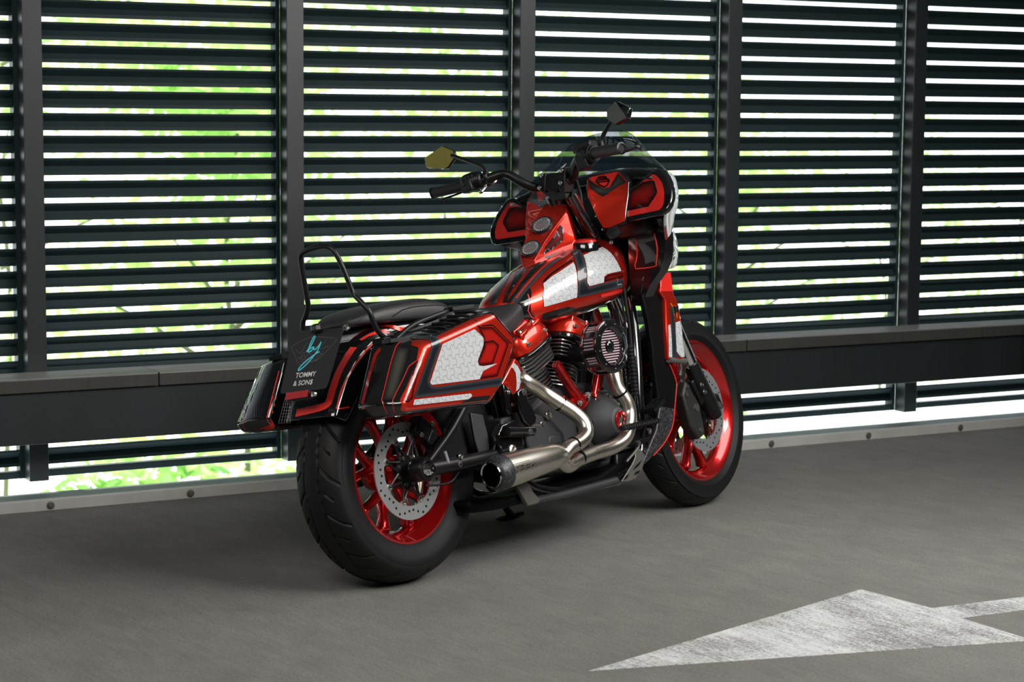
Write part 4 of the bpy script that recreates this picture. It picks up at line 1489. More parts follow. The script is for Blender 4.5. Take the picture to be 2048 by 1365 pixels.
# cables along the riser
mb = MB()
mb.tube([(1.0594, 0.02, 1.1376), (1.0805, 0.02, 1.1061), (1.0802, 0.02, 1.0544), (1.1163, 0.02, 0.9874), (1.1361, 0.02, 0.9485)], 0.006, 8, smooth=5)
mb.tube([(1.0608, -0.05, 1.1507), (1.071, -0.05, 1.0958), (1.097, -0.05, 1.035), (1.1296, -0.05, 0.977), (1.141, -0.05, 0.9386)], 0.008, 8, smooth=5)
mb.tube([(1.0464, -0.07, 1.1786), (1.0592, -0.07, 1.1357), (1.0654, -0.07, 1.0759), (1.1273, -0.07, 0.9966), (1.1364, -0.07, 0.9361)], 0.006, 8, smooth=5)
mb.tube([(1.1502, -0.13, 0.8245), (1.1506, -0.13, 0.7389), (1.1521, -0.13, 0.6703), (1.1478, -0.13, 0.6023)], 0.006, 8, smooth=4)
mb.tube([(1.1577, -0.12, 0.8596), (1.1455, -0.12, 0.7576), (1.147, -0.12, 0.689), (1.1358, -0.12, 0.6043), (1.1344, -0.12, 0.5361)], 0.004, 8, smooth=4)
P(mb, 'control_cable', m_rubber)
mb = MB()      # ribbed boot and rod
pa, pb = Vector((1.0903, -0.165, 0.6033)), Vector((1.0846, -0.165, 0.4311))
prb = []
Lb = (pb - pa).length
for k in range(13):
    h0 = Lb * k / 13
    prb += [(0.0095, h0), (0.0140, h0 + Lb * 0.025), (0.0140, h0 + Lb * 0.052), (0.0095, h0 + Lb * 0.072)]
mb.lathe(prb, pa, pb - pa, 18)
P(mb, 'ribbed_boot', m_plastic)
mb = MB()
mb.tube([pb, (1.0705, -0.165, 0.3345)], 0.005, 8)
mb.tube([(1.0628, -0.14, 0.5355), (1.0576, -0.14, 0.4024)], 0.0135, 16)
P(mb, 'chrome_sleeve', m_chrome)
mb = MB()
mb.tube([(1.0643, -0.14, 0.7267), (1.0647, -0.14, 0.642), (1.0621, -0.14, 0.5322)], 0.0165, 16)
P(mb, 'down_tube', m_black)

# ---- fuel tank: lofted sections
TK = []
# x, half width, z bottom, z top, z of widest point
secs = [(0.585, 0.045, 0.735, 0.800, 0.765), (0.62, 0.085, 0.715, 0.820, 0.765), (0.68, 0.120, 0.700, 0.850, 0.775), (0.76, 0.148, 0.700, 0.885, 0.790), (0.85, 0.165, 0.708, 0.920, 0.805),
        (0.94, 0.173, 0.716, 0.950, 0.820), (1.02, 0.174, 0.728, 0.972, 0.832), (1.10, 0.165, 0.742, 0.985, 0.845), (1.16, 0.148, 0.757, 0.985, 0.855), (1.205, 0.118, 0.778, 0.972, 0.862), (1.232, 0.075, 0.805, 0.948, 0.868), (1.240, 0.03, 0.835, 0.915, 0.872)]
mb = MB()
rings = []
for (x, hw, zb, zt, zm) in secs:
    ring = []
    N = 40
    for j in range(N):
        u = 2 * PI * j / N
        cy, sz = math.cos(u), math.sin(u)
        y_ = hw * math.copysign(abs(cy) ** 0.80, cy)
        if sz >= 0:
            z_ = zm + (zt - zm) * abs(sz) ** 0.92
        else:
            z_ = zm - (zm - zb) * abs(sz) ** 0.62
        ring.append((x, y_, z_))
    rings.append(ring)
mb.grid(rings, True, True, True)
tank = P(mb, 'fuel_tank', m_red, smooth=80, sub=1)
# filler cap
fc = Vector((1.0127, -0.0967, 0.9519)) + Vector((0, 0, 0.014))
mb = MB()
nrm = Vector((-0.06, -0.14, 1)).normalized()
mb.lathe([(0.046, -0.03), (0.044, -0.004), (0.041, 0.000)], fc, nrm, 40)
cpb = P(mb, 'filler_cap', m_black)
mb = MB()
mb.lathe([(0.0, 0.010), (0.025, 0.009), (0.036, 0.006), (0.040, 0.000)][::-1], fc, nrm, 40, caps=False)
P(mb, 'cap_insert', m_flat_red, parent=cpb)

# raised dash with two gauges: a steep plate standing on the tank
DN = Vector((-0.95, -0.25, 1)).normalized()
dc = Vector((0.88, 0.03, 0.967))


def dash_pt(x, y, lift=0.0):
    z = dc.z + (0.95 * (x - dc.x) + 0.25 * (y - dc.y))
    return Vector((x, y, z)) + DN * lift


outl = [(0.845, -0.004), (0.842, 0.050), (0.862, 0.066), (0.92, 0.070), (0.99, 0.070), (1.03, 0.060), (1.04, 0.02), (1.035, -0.025), (1.01, -0.036), (0.96, -0.022), (0.91, -0.010), (0.87, -0.006)]
mb = MB()
top = [dash_pt(x, y) for (x, y) in outl]
cen_ = sum(top, Vector()) / len(top)
lip = [p - DN * 0.010 + (p - cen_) * 0.03 for p in top]
base = []
for (x, y), p in zip(outl, top):
    zt = 0.93 + 0.45 * (x - 0.85) if x < 1.02 else 0.985
    base.append(Vector((x + 0.03, y * 1.15 - 0.004, min(p.z - 0.02, zt - 0.06))))
ins = [cen_ + (p - cen_) * 0.93 - DN * 0.003 for p in top]
mb.grid([base, lip, top, ins], True, True, True)
dash = P(mb, 'dash_console', m_red, smooth=40, bevel=0.003)
for (px, rr, nm) in ((dash_pt(0.878, 0.030), 0.034, 'a'), (dash_pt(0.958, 0.030), 0.036, 'b')):
    c0 = Vector(px)
    n0 = DN
    mb = MB()
    mb.lathe([(rr * 1.06, -0.012), (rr * 1.08, 0.003), (rr * 1.02, 0.008), (rr * 0.93, 0.007), (rr * 0.90, 0.003), (0, 0.003)], c0, n0, 40, caps=False)
    gg = P(mb, 'gauge', m_dial)
    mb = MB()
    u0 = n0.cross(Vector((0, 1, 0))).normalized()
    w0 = n0.cross(u0)
    for k in range(17):
        a = math.radians(-150 + 300 * k / 16)
        d_ = u0 * math.cos(a) + w0 * math.sin(a)
        mb.tube([c0 + n0 * 0.0045 + d_ * rr * 0.68, c0 + n0 * 0.0045 + d_ * rr * 0.82], 0.0009, 4)
    P(mb, 'dial_mark', m_white, parent=gg, smooth=0)
    mb = MB()
    mb.tube([c0 + n0 * 0.005, c0 + n0 * 0.005 + (u0 * 0.5 - w0 * 0.8).normalized() * rr * 0.6], 0.0010, 5)
    P(mb, 'needle', m_flat_red, parent=gg, smooth=0)
    mb = MB()
    mb.lathe([(rr * 0.91, 0.0065), (rr * 0.6, 0.008), (0, 0.0085)], c0, n0, 32, caps=False)
    P(mb, 'gauge_glass', m_glass, parent=gg)

# ---- seat
mb = MB()
rings = []
for (x, hw, zb, zt) in ((-0.150, 0.045, 0.775, 0.786), (-0.135, 0.085, 0.772, 0.802), (-0.10, 0.105, 0.770, 0.818), (-0.04, 0.120, 0.768, 0.830), (0.05, 0.130, 0.765, 0.836), (0.14, 0.135, 0.760, 0.838), (0.20, 0.138, 0.752, 0.832), (0.245, 0.14, 0.742, 0.808), (0.27, 0.142, 0.735, 0.785)):
    ring = []
    for j in range(28):
        u = 2 * PI * j / 28
        cy, sz = math.cos(u), math.sin(u)
        y_ = hw * math.copysign(abs(cy) ** 0.45, cy)
        zm = zb + (zt - zb) * 0.35
        z_ = zm + (zt - zm) * abs(sz) ** 0.8 if sz > 0 else zm - (zm - zb) * abs(sz) ** 0.4
        ring.append((x, y_, z_))
    rings.append(ring)
mb.grid(rings, True, True, True)
seat_p = P(mb, 'passenger_seat', m_leather, smooth=80, sub=1)
mb = MB()
rings = []
for (x, hw, zb, zt) in ((0.25, 0.14, 0.69, 0.775), (0.30, 0.155, 0.67, 0.755), (0.38, 0.160, 0.66, 0.745), (0.46, 0.150, 0.67, 0.752), (0.54, 0.128, 0.685, 0.772), (0.60, 0.108, 0.70, 0.790), (0.65, 0.090, 0.72, 0.805), (0.68, 0.06, 0.74, 0.815)):
    ring = []
    for j in range(28):
        u = 2 * PI * j / 28
        cy, sz = math.cos(u), math.sin(u)
        y_ = hw * math.copysign(abs(cy) ** 0.55, cy)
        zm = zb + (zt - zb) * 0.45
        z_ = zm + (zt - zm) * abs(sz) ** 0.8 if sz > 0 else zm - (zm - zb) * abs(sz) ** 0.5
        ring.append((x, y_, z_))
    rings.append(ring)
mb.grid(rings, True, True, True)
seat_r = P(mb, 'rider_seat', m_leather, smooth=80, sub=1)
for sm in ([(-0.145, -0.075, 0.797), (-0.11, -0.098, 0.812), (-0.04, -0.112, 0.822), (0.08, -0.118, 0.828), (0.18, -0.12, 0.824), (0.245, -0.12, 0.80)],
           [(-0.02, -0.13, 0.785), (0.03, -0.13, 0.803), (0.10, -0.13, 0.807), (0.2, -0.13, 0.800), (0.26, -0.13, 0.78)]):
    mb = MB()
    Q, _ = spline([Vector(p) for p in sm], [0] * len(sm), 10)
    tr_ = bvh(seat_p)
    for i in range(0, len(Q) - 1):
        p_, n_, _i, _d = tr_.find_nearest(Q[i])
        q_, n2, _i, _d = tr_.find_nearest(Q[i].lerp(Q[i + 1], 0.55))
        mb.tube([p_ + n_ * 0.0006, q_ + n2 * 0.0006], 0.0018, 5)
    P(mb, 'stitching', m_thread, parent=seat_p, smooth=0)

# ---- rear mudguard
FP = [(0.24, 0.765, 0.115), (0.14, 0.778, 0.115), (0.03, 0.778, 0.114), (-0.07, 0.761, 0.112), (-0.155, 0.717, 0.110), (-0.222, 0.655, 0.108), (-0.268, 0.593, 0.107), (-0.297, 0.545, 0.106), (-0.308, 0.522, 0.105)]
mb = MB()
rings = []
for i, (x, z, hw) in enumerate(FP):
    a = FP[max(0, i - 1)]
    b = FP[min(len(FP) - 1, i + 1)]
    tx, tz = b[0] - a[0], b[1] - a[1]
    l = math.hypot(tx, tz)
    nx, nz = -(-tz) / l, (-tx) / l        # outward
    nx, nz = (tz / l, -tx / l)
    ring = []
    dp = 0.075 if i < 7 else 0.075 - 0.01 * (i - 6)
    for (u, dd) in ((-1.0, -1.0), (-1.0, -0.6), (-0.99, -0.32), (-0.93, -0.13), (-0.80, -0.045), (-0.55, -0.012), (-0.25, 0), (0, 0.0), (0.25, 0), (0.55, -0.012), (0.80, -0.045), (0.93, -0.13), (0.99, -0.32), (1.0, -0.6), (1.0, -1.0)):
        ring.append((x + nx * dd * dp, hw * u, z + nz * dd * dp))
    rings.append(ring)
mb.grid(rings, closed=False)
fender = P(mb, 'rear_mudguard', m_black, smooth=60, sub=2, solid=0.003)

# ---- saddlebags
def bag(s_, tuck=0.0):
    mb = MB()
    # rings from inboard face to outboard face; each goes round the side outline
    def ring(y, pts):
        return [(x, s_ * y, z) for (x, z) in pts]
    inner = [(-0.285, 0.535), (-0.262, 0.502), (0.10, 0.490), (0.19, 0.545), (0.27, 0.675), (0.20, 0.775), (-0.06, 0.735), (-0.195, 0.700)]
    ridge = [(-0.300, 0.537), (-0.272, 0.497), (0.12, 0.490), (0.215, 0.550), (0.300, 0.672), (0.215, 0.775), (-0.06, 0.728), (-0.180, 0.702)]
    out1 = [(-0.274, 0.530), (-0.255, 0.503), (0.125, 0.490), (0.212, 0.556), (0.290, 0.674), (0.205, 0.763), (-0.050, 0.712), (-0.140, 0.694)]
    out2 = [(-0.262, 0.533), (-0.247, 0.512), (0.118, 0.500), (0.200, 0.560), (0.276, 0.673), (0.196, 0.748), (-0.055, 0.696), (-0.132, 0.682)]
    if tuck:
        for lst in (out1, out2):
            for i in (0, 1, 7):
                lst[i] = (lst[i][0] - tuck * (1 if i < 2 else 1.6), lst[i][1])
    mb.grid([ring(0.178, inner), ring(0.250, ridge), ring(0.322, out1), ring(0.336, out2)], True, True, True)
    b = P(mb, 'saddlebag', m_black, bevel=0.009, smooth=45)
    b.modifiers['bevel'].segments = 3
    mb = MB()
    # lid seam, hinge bar and latch on top
    yy = s_
    mb.tube([(-0.13, yy * 0.215, 0.712), (-0.02, yy * 0.20, 0.752), (0.12, yy * 0.20, 0.778), (0.19, yy * 0.20, 0.79)], 0.0075, 10, smooth=4)
    mb.box((-0.14, yy * 0.225, 0.712), (0.07, 0.07, 0.014), Matrix.Rotation(0.3 * yy, 3, 'Z'))
    mb.box((0.185, yy * 0.21, 0.785), (0.08, 0.05, 0.014), Matrix.Rotation(0.3 * yy, 3, 'Z'))
    mb.box((-0.155, yy * 0.19, 0.715), (0.03, 0.05, 0.02))
    P(mb, 'lid_hinge', m_satin, bevel=0.003, parent=b)
    return b


bag_r = bag(-1)
bag_r.name = 'saddlebag'
bag_l = bag(1, 0.006)
bag_l['label'] = 'far-side saddlebag, plain black with red ridges'

# ---- sissy bar
mb = MB()
sb = [(-0.06, 0.150, 0.700), (-0.135, 0.145, 0.755), (-0.150, 0.128, 0.805), (-0.158, 0.100, 0.850), (-0.170, 0.088, 0.90), (-0.185, 0.074, 0.965), (-0.192, 0.060, 0.992), (-0.196, 0.038, 1.008), (-0.197, 0, 1.014)]
pts = [(x, -y, z) for (x, y, z) in sb] + [(x, y, z) for (x, y, z) in reversed(sb[:-1])]
mb.tube([(-0.085, -0.1549, 0.7148), (-0.12, -0.1554, 0.7381), (-0.14, -0.1545, 0.7735), (-0.15, -0.152, 0.8067), (-0.158, -0.1299, 0.8406), (-0.16, -0.1101, 0.8637), (-0.168, -0.1046, 0.9015), (-0.178, -0.0968, 0.9485), (-0.186, -0.0886, 0.9823), (-0.192, -0.0761, 1.0033), (-0.195, -0.0463, 1.0135), (-0.195, 0.0009, 1.0126),
         (-0.192, 0.0449, 1.0037), (-0.186, 0.0566, 0.9842), (-0.178, 0.0634, 0.9355), (-0.165, 0.073, 0.8762), (-0.158, 0.0805, 0.8513), (-0.15, 0.1015, 0.8262), (-0.14, 0.1278, 0.806), (-0.13, 0.142, 0.7722), (-0.11, 0.1575, 0.7389)], 0.0080, 14, smooth=4)
P(mb, 'sissy_bar', m_satin, smooth=60)

# ---- number plate with card
PL = [(-0.3, 0.0114, 0.7799), (-0.3, -0.1864, 0.7661), (-0.345, -0.1289, 0.6033), (-0.345, 0.0574, 0.605)]
PV = [Vector(p) for p in PL]
pn = (PV[1] - PV[0]).cross(PV[3] - PV[0]).normalized()
if pn.x > 0:
    pn = -pn
mb = MB()
rp = roundpoly(PV, 0.010, 5)
mb.prism([p - pn * 0.002 for p in rp], pn * 0.002)
plate = P(mb, 'number_plate', m_plate, smooth=20)


def on_plate(px, py, off=0.0004):
    """px, py run 0..1 across and down the card"""
    a = PV[0].lerp(PV[1], px)
    b = PV[3].lerp(PV[2], px)
    return a.lerp(b, py) + pn * off


def stroke2(pts, wd, m, name, k=6, close=False):
    Q, R_ = spline([Vector(p) for p in pts], [1] * len(pts), k, close) if k else ([Vector(p) for p in pts], None)
    mb = MB()
    A, B_ = [], []
    n = len(Q)
    for i in range(n):
        a = Q[i - 1] if (i or close) else Q[0]
        b = Q[(i + 1) % n] if (i < n - 1 or close) else Q[-1]
        s_ = (b - a).normalized().cross(pn) * wd / 2
        A.append(Q[i] - s_)
        B_.append(Q[i] + s_)
    top = [p + pn * 0.0005 for p in A + B_]
    mb.add(top, [(i, (i + 1) % n, n + (i + 1) % n, n + i) for i in range(n if close else n - 1)])
    return mb


def plate_px(l):
    """l: coordinates inside the card picture, 0..100 across, 0..100 down"""
    return [on_plate(x / 100, y / 100) for (x, y) in l]


ink = MB()
for l in ([(37, 36), (38, 34), (44, 24), (47, 13), (44.5, 11.5), (41, 22), (39.5, 35), (43, 31), (48, 29), (48, 33), (43, 36.5), (39.5, 35.5)],
          [(50, 28), (51, 33), (55, 32), (60, 26), (62, 21), (60, 33), (54, 44), (44, 56), (33, 64), (29, 65), (31, 60), (42, 50), (56, 41), (64, 37)]):
    s_ = stroke2(plate_px(l), 0.0036, m_cyan, 'x', 6)
    ink.add(s_.v, s_.f)
ink.build('cyan_signature', m_cyan, plate, smooth=0, recalc=False)
ln = MB()
outl = [[(3, 27), (9, 22), (30, 14), (45, 12), (70, 14), (88, 17), (91, 18), (91, 23), (84, 31), (74, 42), (64, 50), (40, 55), (26, 54), (12, 38), (3, 27)],
        [(27, 44), (33, 37), (60, 37), (67, 40), (66, 48), (60, 52), (34, 52), (28, 49), (27, 44)], [(33, 20), (25, 37), (12, 30)], [(72, 17), (63, 33), (82, 28)], [(27, 44), (20, 46)], [(67, 42), (73, 41)],
        [(38, 44), (43, 40), (50, 40), (52, 45), (47, 50), (40, 50), (38, 44)], [(54, 43), (58, 40), (62, 43), (62, 48), (57, 50), (54, 47), (54, 43)], [(30, 44), (34, 41), (37, 45), (33, 49), (30, 44)]]
for l in outl:
    s_ = stroke2(plate_px(l), 0.0007, m_grey, 'x', 3)
    ln.add(s_.v, s_.f)
ln.build('line_drawing', m_grey, plate, smooth=0, recalc=False)


def text_on(s, x0, y0, h, wdt, m, name):
    """lay text on the card: x0,y0 = lower-left in card units, h = height, wdt = overall width (card units)"""
    cu = bpy.data.curves.new(name, 'FONT')
    cu.body = s
    cu.resolution_u = 3
    cu.offset = 0.012
    to = bpy.data.objects.new(name, cu)
    C.objects.link(to)
    dg = bpy.context.evaluated_depsgraph_get()
    me = bpy.data.meshes.new_from_object(to.evaluated_get(dg))
    bpy.data.objects.remove(to)
    xs_ = [v.co.x for v in me.vertices]
    k = wdt / (max(xs_) - min(xs_))
    mb = MB()
    mn = min(xs_)
    mb.add([on_plate(x0 / 100 + (v.co.x - mn) * k / 100, y0 / 100 - v.co.y * (h / 0.72) / 100, 0.0007) for v in me.vertices], [tuple(p.vertices) for p in me.polygons])
    return mb.build(name, m, plate, smooth=0, recalc=False)


text_on('TOMMY', 26.0, 77.0, 8.2, 43, m_white, 'lettering')
text_on('& SON$', 25.5, 90.0, 8.2, 41, m_white, 'lettering')
mb = MB()
mb.lathe([(0.0, 0), (0.014, 0), (0.018, 0.006), (0.016, 0.018), (0.008, 0.024), (0, 0.024)], (-0.31, -0.0888, 0.765), (0, 0.1, 1), 8, caps=False)
mb.tube([(-0.3, -0.0799, 0.7696), (-0.24, -0.0459, 0.7278)], 0.008, 8)
P(mb, 'plate_light', m_satin)
mb = MB()
mb.box(PV[2].lerp(PV[3], 0.5).lerp(PV[0], 0.25) - pn * 0.02, (0.03, 0.12, 0.03))
mb.tube([PV[2].lerp(PV[3], 0.5) - pn * 0.012, PV[0].lerp(PV[1], 0.5) - pn * 0.01], 0.006, 8)
mb.prism([(-0.342, 0.0344, 0.6011), (-0.342, -0.0574, 0.6041), (-0.345, -0.0552, 0.5773), (-0.345, 0.0378, 0.5785)], (0.012, 0, 0))
P(mb, 'plate_bracket', m_satin, bevel=0.003)
mb = MB()
mb.prism([(-0.3435, 0.0301, 0.6053), (-0.3435, -0.0571, 0.6057), (-0.3465, -0.0543, 0.5861), (-0.3465, 0.0352, 0.5842)], (-0.004, 0, 0))
P(mb, 'red_reflector', m_lens_red, bevel=0.001)
mb = MB()
mb.lathe([(0, 0.01), (0.008, 0.008), (0.009, 0)][::-1], (-0.335, -0.07, 0.5907), (-1, 0, 0.2), 14, caps=False)
mb.bolt((-0.22, -0.1218, 0.7629), (-0.5, 0, 1), 0.008, 0.012)
P(mb, 'bolt', m_bolt)
# thin chrome wires imitating a sparkling reflection at the tail behind the plate
mb = MB()
ma, mbb, mc, md = Vector((-0.335, 0.0472, 0.5929)), Vector((-0.335, 0.0187, 0.5917)), Vector((-0.325, 0.1001, 0.5205)), Vector((-0.325, 0.0531, 0.518))
for k in range(5):
    mb.tube([ma.lerp(mbb, k / 4), mc.lerp(md, k / 4)], 0.0006, 4)
for k in range(9):
    mb.tube([ma.lerp(mc, k / 8), mbb.lerp(md, (k + 0.5) / 8.5)], 0.0006, 4)
P(mb, 'tail_reflection', m_chrome, smooth=0)['kind'] = 'stuff'

# ---- fairing (fixed to the frame, symmetrical)
def side2(pts, vec, name, m, bevel=0.003, parent=None, label=None, smooth=35):
    """a prism on the right and its exact mirror image on the left"""
    pts = [Vector(p) for p in pts]
    n = len(pts)
    tri = tessellate_polygon([pts])
    r = None
    for s_ in (1, -1):
        par = parent if s_ > 0 or parent is None else TWIN.get(parent.name, parent)
        q = pts + [p + Vector(vec) for p in pts]
        fs = [tuple(t_) for t_ in tri] + [tuple(i + n for i in reversed(t_)) for t_ in tri] + [(i, (i + 1) % n, n + (i + 1) % n, n + i) for i in range(n)]
        mb = MB()
        mb.add([(p[0], p[1] * s_, p[2]) for p in q], fs if s_ > 0 else [tuple(reversed(f)) for f in fs])
        o = P(mb, name, m, bevel=bevel, parent=par, smooth=smooth)
        if r is None:
            r = o
        else:
            TWIN[r.name] = o
    return r


wing = side2([(1.1, -0.2123, 1.0112), (1.135, -0.2056, 1.1076), (1.145, -0.2202, 1.1255), (1.15, -0.2661, 1.1486), (1.165, -0.3046, 1.1709), (1.168, -0.3353, 1.1709), (1.158, -0.3567, 1.1475), (1.146, -0.3748, 1.1214), (1.133, -0.3871, 1.093), (1.12, -0.3938, 1.0673), (1.11, -0.3881, 1.0401), (1.1, -0.3756, 1.0207), (1.1, -0.3602, 1.013)], (0.03, 0, 0), 'fairing_wing', m_black, 0.006)
cen = side2([(1.12, -0.0625, 1.1833), (1.145, -0.1709, 1.1928), (1.146, -0.1819, 1.1876), (1.135, -0.2204, 1.146), (1.12, -0.2216, 1.1022), (1.1, -0.2159, 1.0445), (1.09, -0.2148, 1.0078), (1.08, -0.1573, 0.9946), (1.08, -0.1286, 0.9987), (1.085, -0.1034, 1.0464), (1.095, -0.0717, 1.1157), (1.1, -0.0669, 1.1471)], (0.03, 0, 0), 'inner_fairing_panel', m_black, 0.003)
mb = MB()
mb.box((1.20, 0, 1.06), (0.06, 0.50, 0.20))
P(mb, 'fairing_core', m_satin, bevel=0.02)
# top cowl between the inner panels and the screen
mb = MB()
rings = []
for (x, hw, z, bow) in ((1.145, 0.305, 1.145, 0.02), (1.175, 0.315, 1.168, 0.03), (1.215, 0.305, 1.176, 0.035), (1.27, 0.24, 1.165, 0.035), (1.33, 0.15, 1.15, 0.03)):
    ring = []
    for j in range(21):
        u = -1 + j / 10
        ring.append((x + 0.03 * (1 - u * u), hw * u, z + bow * (1 - abs(u) ** 2.2)))
    rings.append(ring)
mb.grid(rings, closed=False)
P(mb, 'top_cowl', m_black, smooth=60, solid=0.006)
# outer shell: ring by ring towards the nose
rim = [(1.168, -0.3026, 1.1711), (1.172, -0.3326, 1.1713), (1.162, -0.354, 1.1478), (1.15, -0.3721, 1.1217), (1.137, -0.3844, 1.0933), (1.124, -0.3911, 1.0676), (1.114, -0.3854, 1.0404), (1.106, -0.3715, 1.0211), (1.12, -0.3491, 1.0056), (1.18, -0.3051, 0.9778), (1.23, -0.273, 0.9429), (1.24, -0.2601, 0.9067), (1.24, -0.2499, 0.8705), (1.24, -0.2255, 0.8361)]
mb = MB()
cz = 1.02
rows = []
for (dx, ky, kz, cz) in ((0.0, 1.0, 1.0, 1.0), (0.05, 0.955, 0.985, 1.0), (0.12, 0.86, 0.96, 1.0), (0.20, 0.72, 0.92, 0.995), (0.28, 0.55, 0.84, 0.99), (0.34, 0.38, 0.72, 0.985), (0.37, 0.2, 0.5, 0.98), (0.382, 0.08, 0.22, 0.98), (0.385, 0.01, 0.02, 0.98)):
    right = [(x + (dx + 0.10 * (1 - abs(y) / 0.4) * (dx > 0)) * (1.0 if x < 1.175 else 0.80), y * ky, cz + (z - cz) * kz) for (x, y, z) in rim]
    top = [(1.24 + dx * 0.95, -0.20 * ky, cz + (1.195 - cz) * kz), (1.255 + dx * 0.95, 0, cz + (1.205 - cz) * kz)]
    left = [(x, -y, z) for (x, y, z) in reversed(right)]
    rows.append(list(reversed(right)) + top + [(top[0][0], -top[0][1], top[0][2])] + list(reversed(left)))
mb.grid(rows, closed=False, cap1=False)
shell = P(mb, 'fairing_shell', m_hexside, smooth=60, sub=1, solid=0.004)
# lower speaker housings
low = side2([(1.2, -0.1479, 1.0048), (1.21, -0.2342, 1.0124), (1.22, -0.277, 1.0126), (1.23, -0.271, 0.9807), (1.23, -0.273, 0.9429), (1.23, -0.2669, 0.9063), (1.23, -0.2567, 0.8701), (1.23, -0.2323, 0.8357), (1.22, -0.1903, 0.792), (1.22, -0.1657, 0.7573), (1.22, -0.1541, 0.7261), (1.22, -0.1027, 0.734), (1.21, -0.1143, 0.823), (1.2, -0.1343, 0.9242)], (0.05, 0, 0), 'speaker_housing', m_black, 0.008)
sp_ = [(1.2051, -0.1661, 0.9773), (1.2069, -0.1757, 0.9834), (1.2194, -0.2279, 0.9824), (1.2217, -0.2377, 0.9739), (1.2225, -0.2404, 0.951), (1.2239, -0.2411, 0.9158), (1.2243, -0.2353, 0.8865), (1.2256, -0.2274, 0.8624), (1.2249, -0.2178, 0.8537), (1.2122, -0.1505, 0.8562), (1.21, -0.1581, 0.8826), (1.2082, -0.1678, 0.909), (1.2069, -0.1695, 0.9466)]
sp_ = [(x - 0.004, y, z) for (x, y, z) in sp_]
side2(sp_, (0.02, 0, 0), 'speaker_grille', m_hexdark, 0.0015)
for s_ in (1, -1):
    mb = MB()
    mb.tube([(x - 0.001, y * s_, z) for (x, y, z) in sp_], 0.0022, 8, closed=True, smooth=2)
    P(mb, 'red_trim', m_flat_red)
# dark recessed field in the lower part of the speaker opening
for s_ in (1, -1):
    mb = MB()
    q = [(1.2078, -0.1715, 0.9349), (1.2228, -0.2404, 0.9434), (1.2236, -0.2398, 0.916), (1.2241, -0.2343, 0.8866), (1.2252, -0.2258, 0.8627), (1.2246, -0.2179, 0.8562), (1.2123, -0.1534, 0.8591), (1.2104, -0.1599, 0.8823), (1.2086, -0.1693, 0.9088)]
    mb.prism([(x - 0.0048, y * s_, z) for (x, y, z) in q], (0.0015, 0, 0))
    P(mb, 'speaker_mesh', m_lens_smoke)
side2([(x - 0.003, y, z) for (x, y, z) in [(1.2111, -0.1247, 0.8264), (1.2189, -0.1713, 0.8249), (1.2167, -0.1661, 0.8031), (1.2197, -0.1463, 0.7524), (1.2199, -0.1384, 0.7433), (1.2167, -0.1076, 0.7675)]], (0.01, 0, 0), 'housing_reflection', m_smoke, 0.002)  # dark reflection on the housing set in as thin panels

# windscreen
mb = MB()
scr = [(1.186, 0.337, 1.162), (1.215, 0.300, 1.200), (1.245, 0.245, 1.235), (1.275, 0.200, 1.275), (1.298, 0.165, 1.312), (1.315, 0.125, 1.335), (1.328, 0.07, 1.350), (1.334, 0.0, 1.356)]
rings = []
for k in range(9):
    t_ = k / 8
    ring = []
    for (x, y, z) in scr + [(x, -y, z) for (x, y, z) in reversed(scr[:-1])]:
        # from the upper edge down to the base line on the cowl
        bx = 1.19 + 0.10 * (1 - (y / 0.337) ** 2)
        bz = 1.158 + 0.035 * (1 - (y / 0.337) ** 2)
        ring.append((x * t_ + bx * (1 - t_) + 0.02 * math.sin(PI * t_), y, z * t_ + bz * (1 - t_)))
    rings.append(ring)
mb.grid(rings, closed=False)
ws = P(mb, 'windscreen', m_screen, smooth=80, sub=1, solid=0.003)

# leg shield on the right and left
dec_front = [(1.3108, -0.18, 0.8328), (1.3715, -0.18, 0.8311), (1.3696, -0.18, 0.7597), (1.3922, -0.18, 0.7128), (1.3927, -0.18, 0.6638), (1.3881, -0.18, 0.5942), (1.386, -0.18, 0.5349), (1.3403, -0.18, 0.525), (1.2846, -0.18, 0.5352), (1.2981, -0.18, 0.6414), (1.3156, -0.18, 0.7389), (1.2918, -0.18, 0.7664)]
front = side2(dec_front, (0, 0.03, 0), 'fork_shield', m_red, 0.004)
blackp = [(1.2021, -0.165, 0.7655), (1.3269, -0.165, 0.8095), (1.3374, -0.165, 0.7393), (1.3199, -0.165, 0.6414), (1.3038, -0.165, 0.5368), (1.3169, -0.165, 0.5026), (1.3336, -0.165, 0.4576), (1.3316, -0.165, 0.4369), (1.3003, -0.165, 0.3586), (1.2766, -0.165, 0.311), (1.2029, -0.165, 0.3194), (1.2153, -0.165, 0.421), (1.2155, -0.165, 0.5344), (1.2213, -0.165, 0.5837), (1.2171, -0.165, 0.6786)]
lg = side2(blackp, (0, 0.02, 0), 'leg_shield', m_matte, 0.005)
side2([(1.2168, -0.166, 0.383), (1.3001, -0.166, 0.3637), (1.2789, -0.166, 0.3141), (1.25, -0.166, 0.2829), (1.203, -0.166, 0.2507), (1.1391, -0.166, 0.2211), (1.0834, -0.166, 0.1976), (1.0772, -0.166, 0.2086), (1.1276, -0.166, 0.2599), (1.1771, -0.166, 0.3052)], (0, 0.012, 0), 'leg_shield_foot', m_carbon, 0.004)
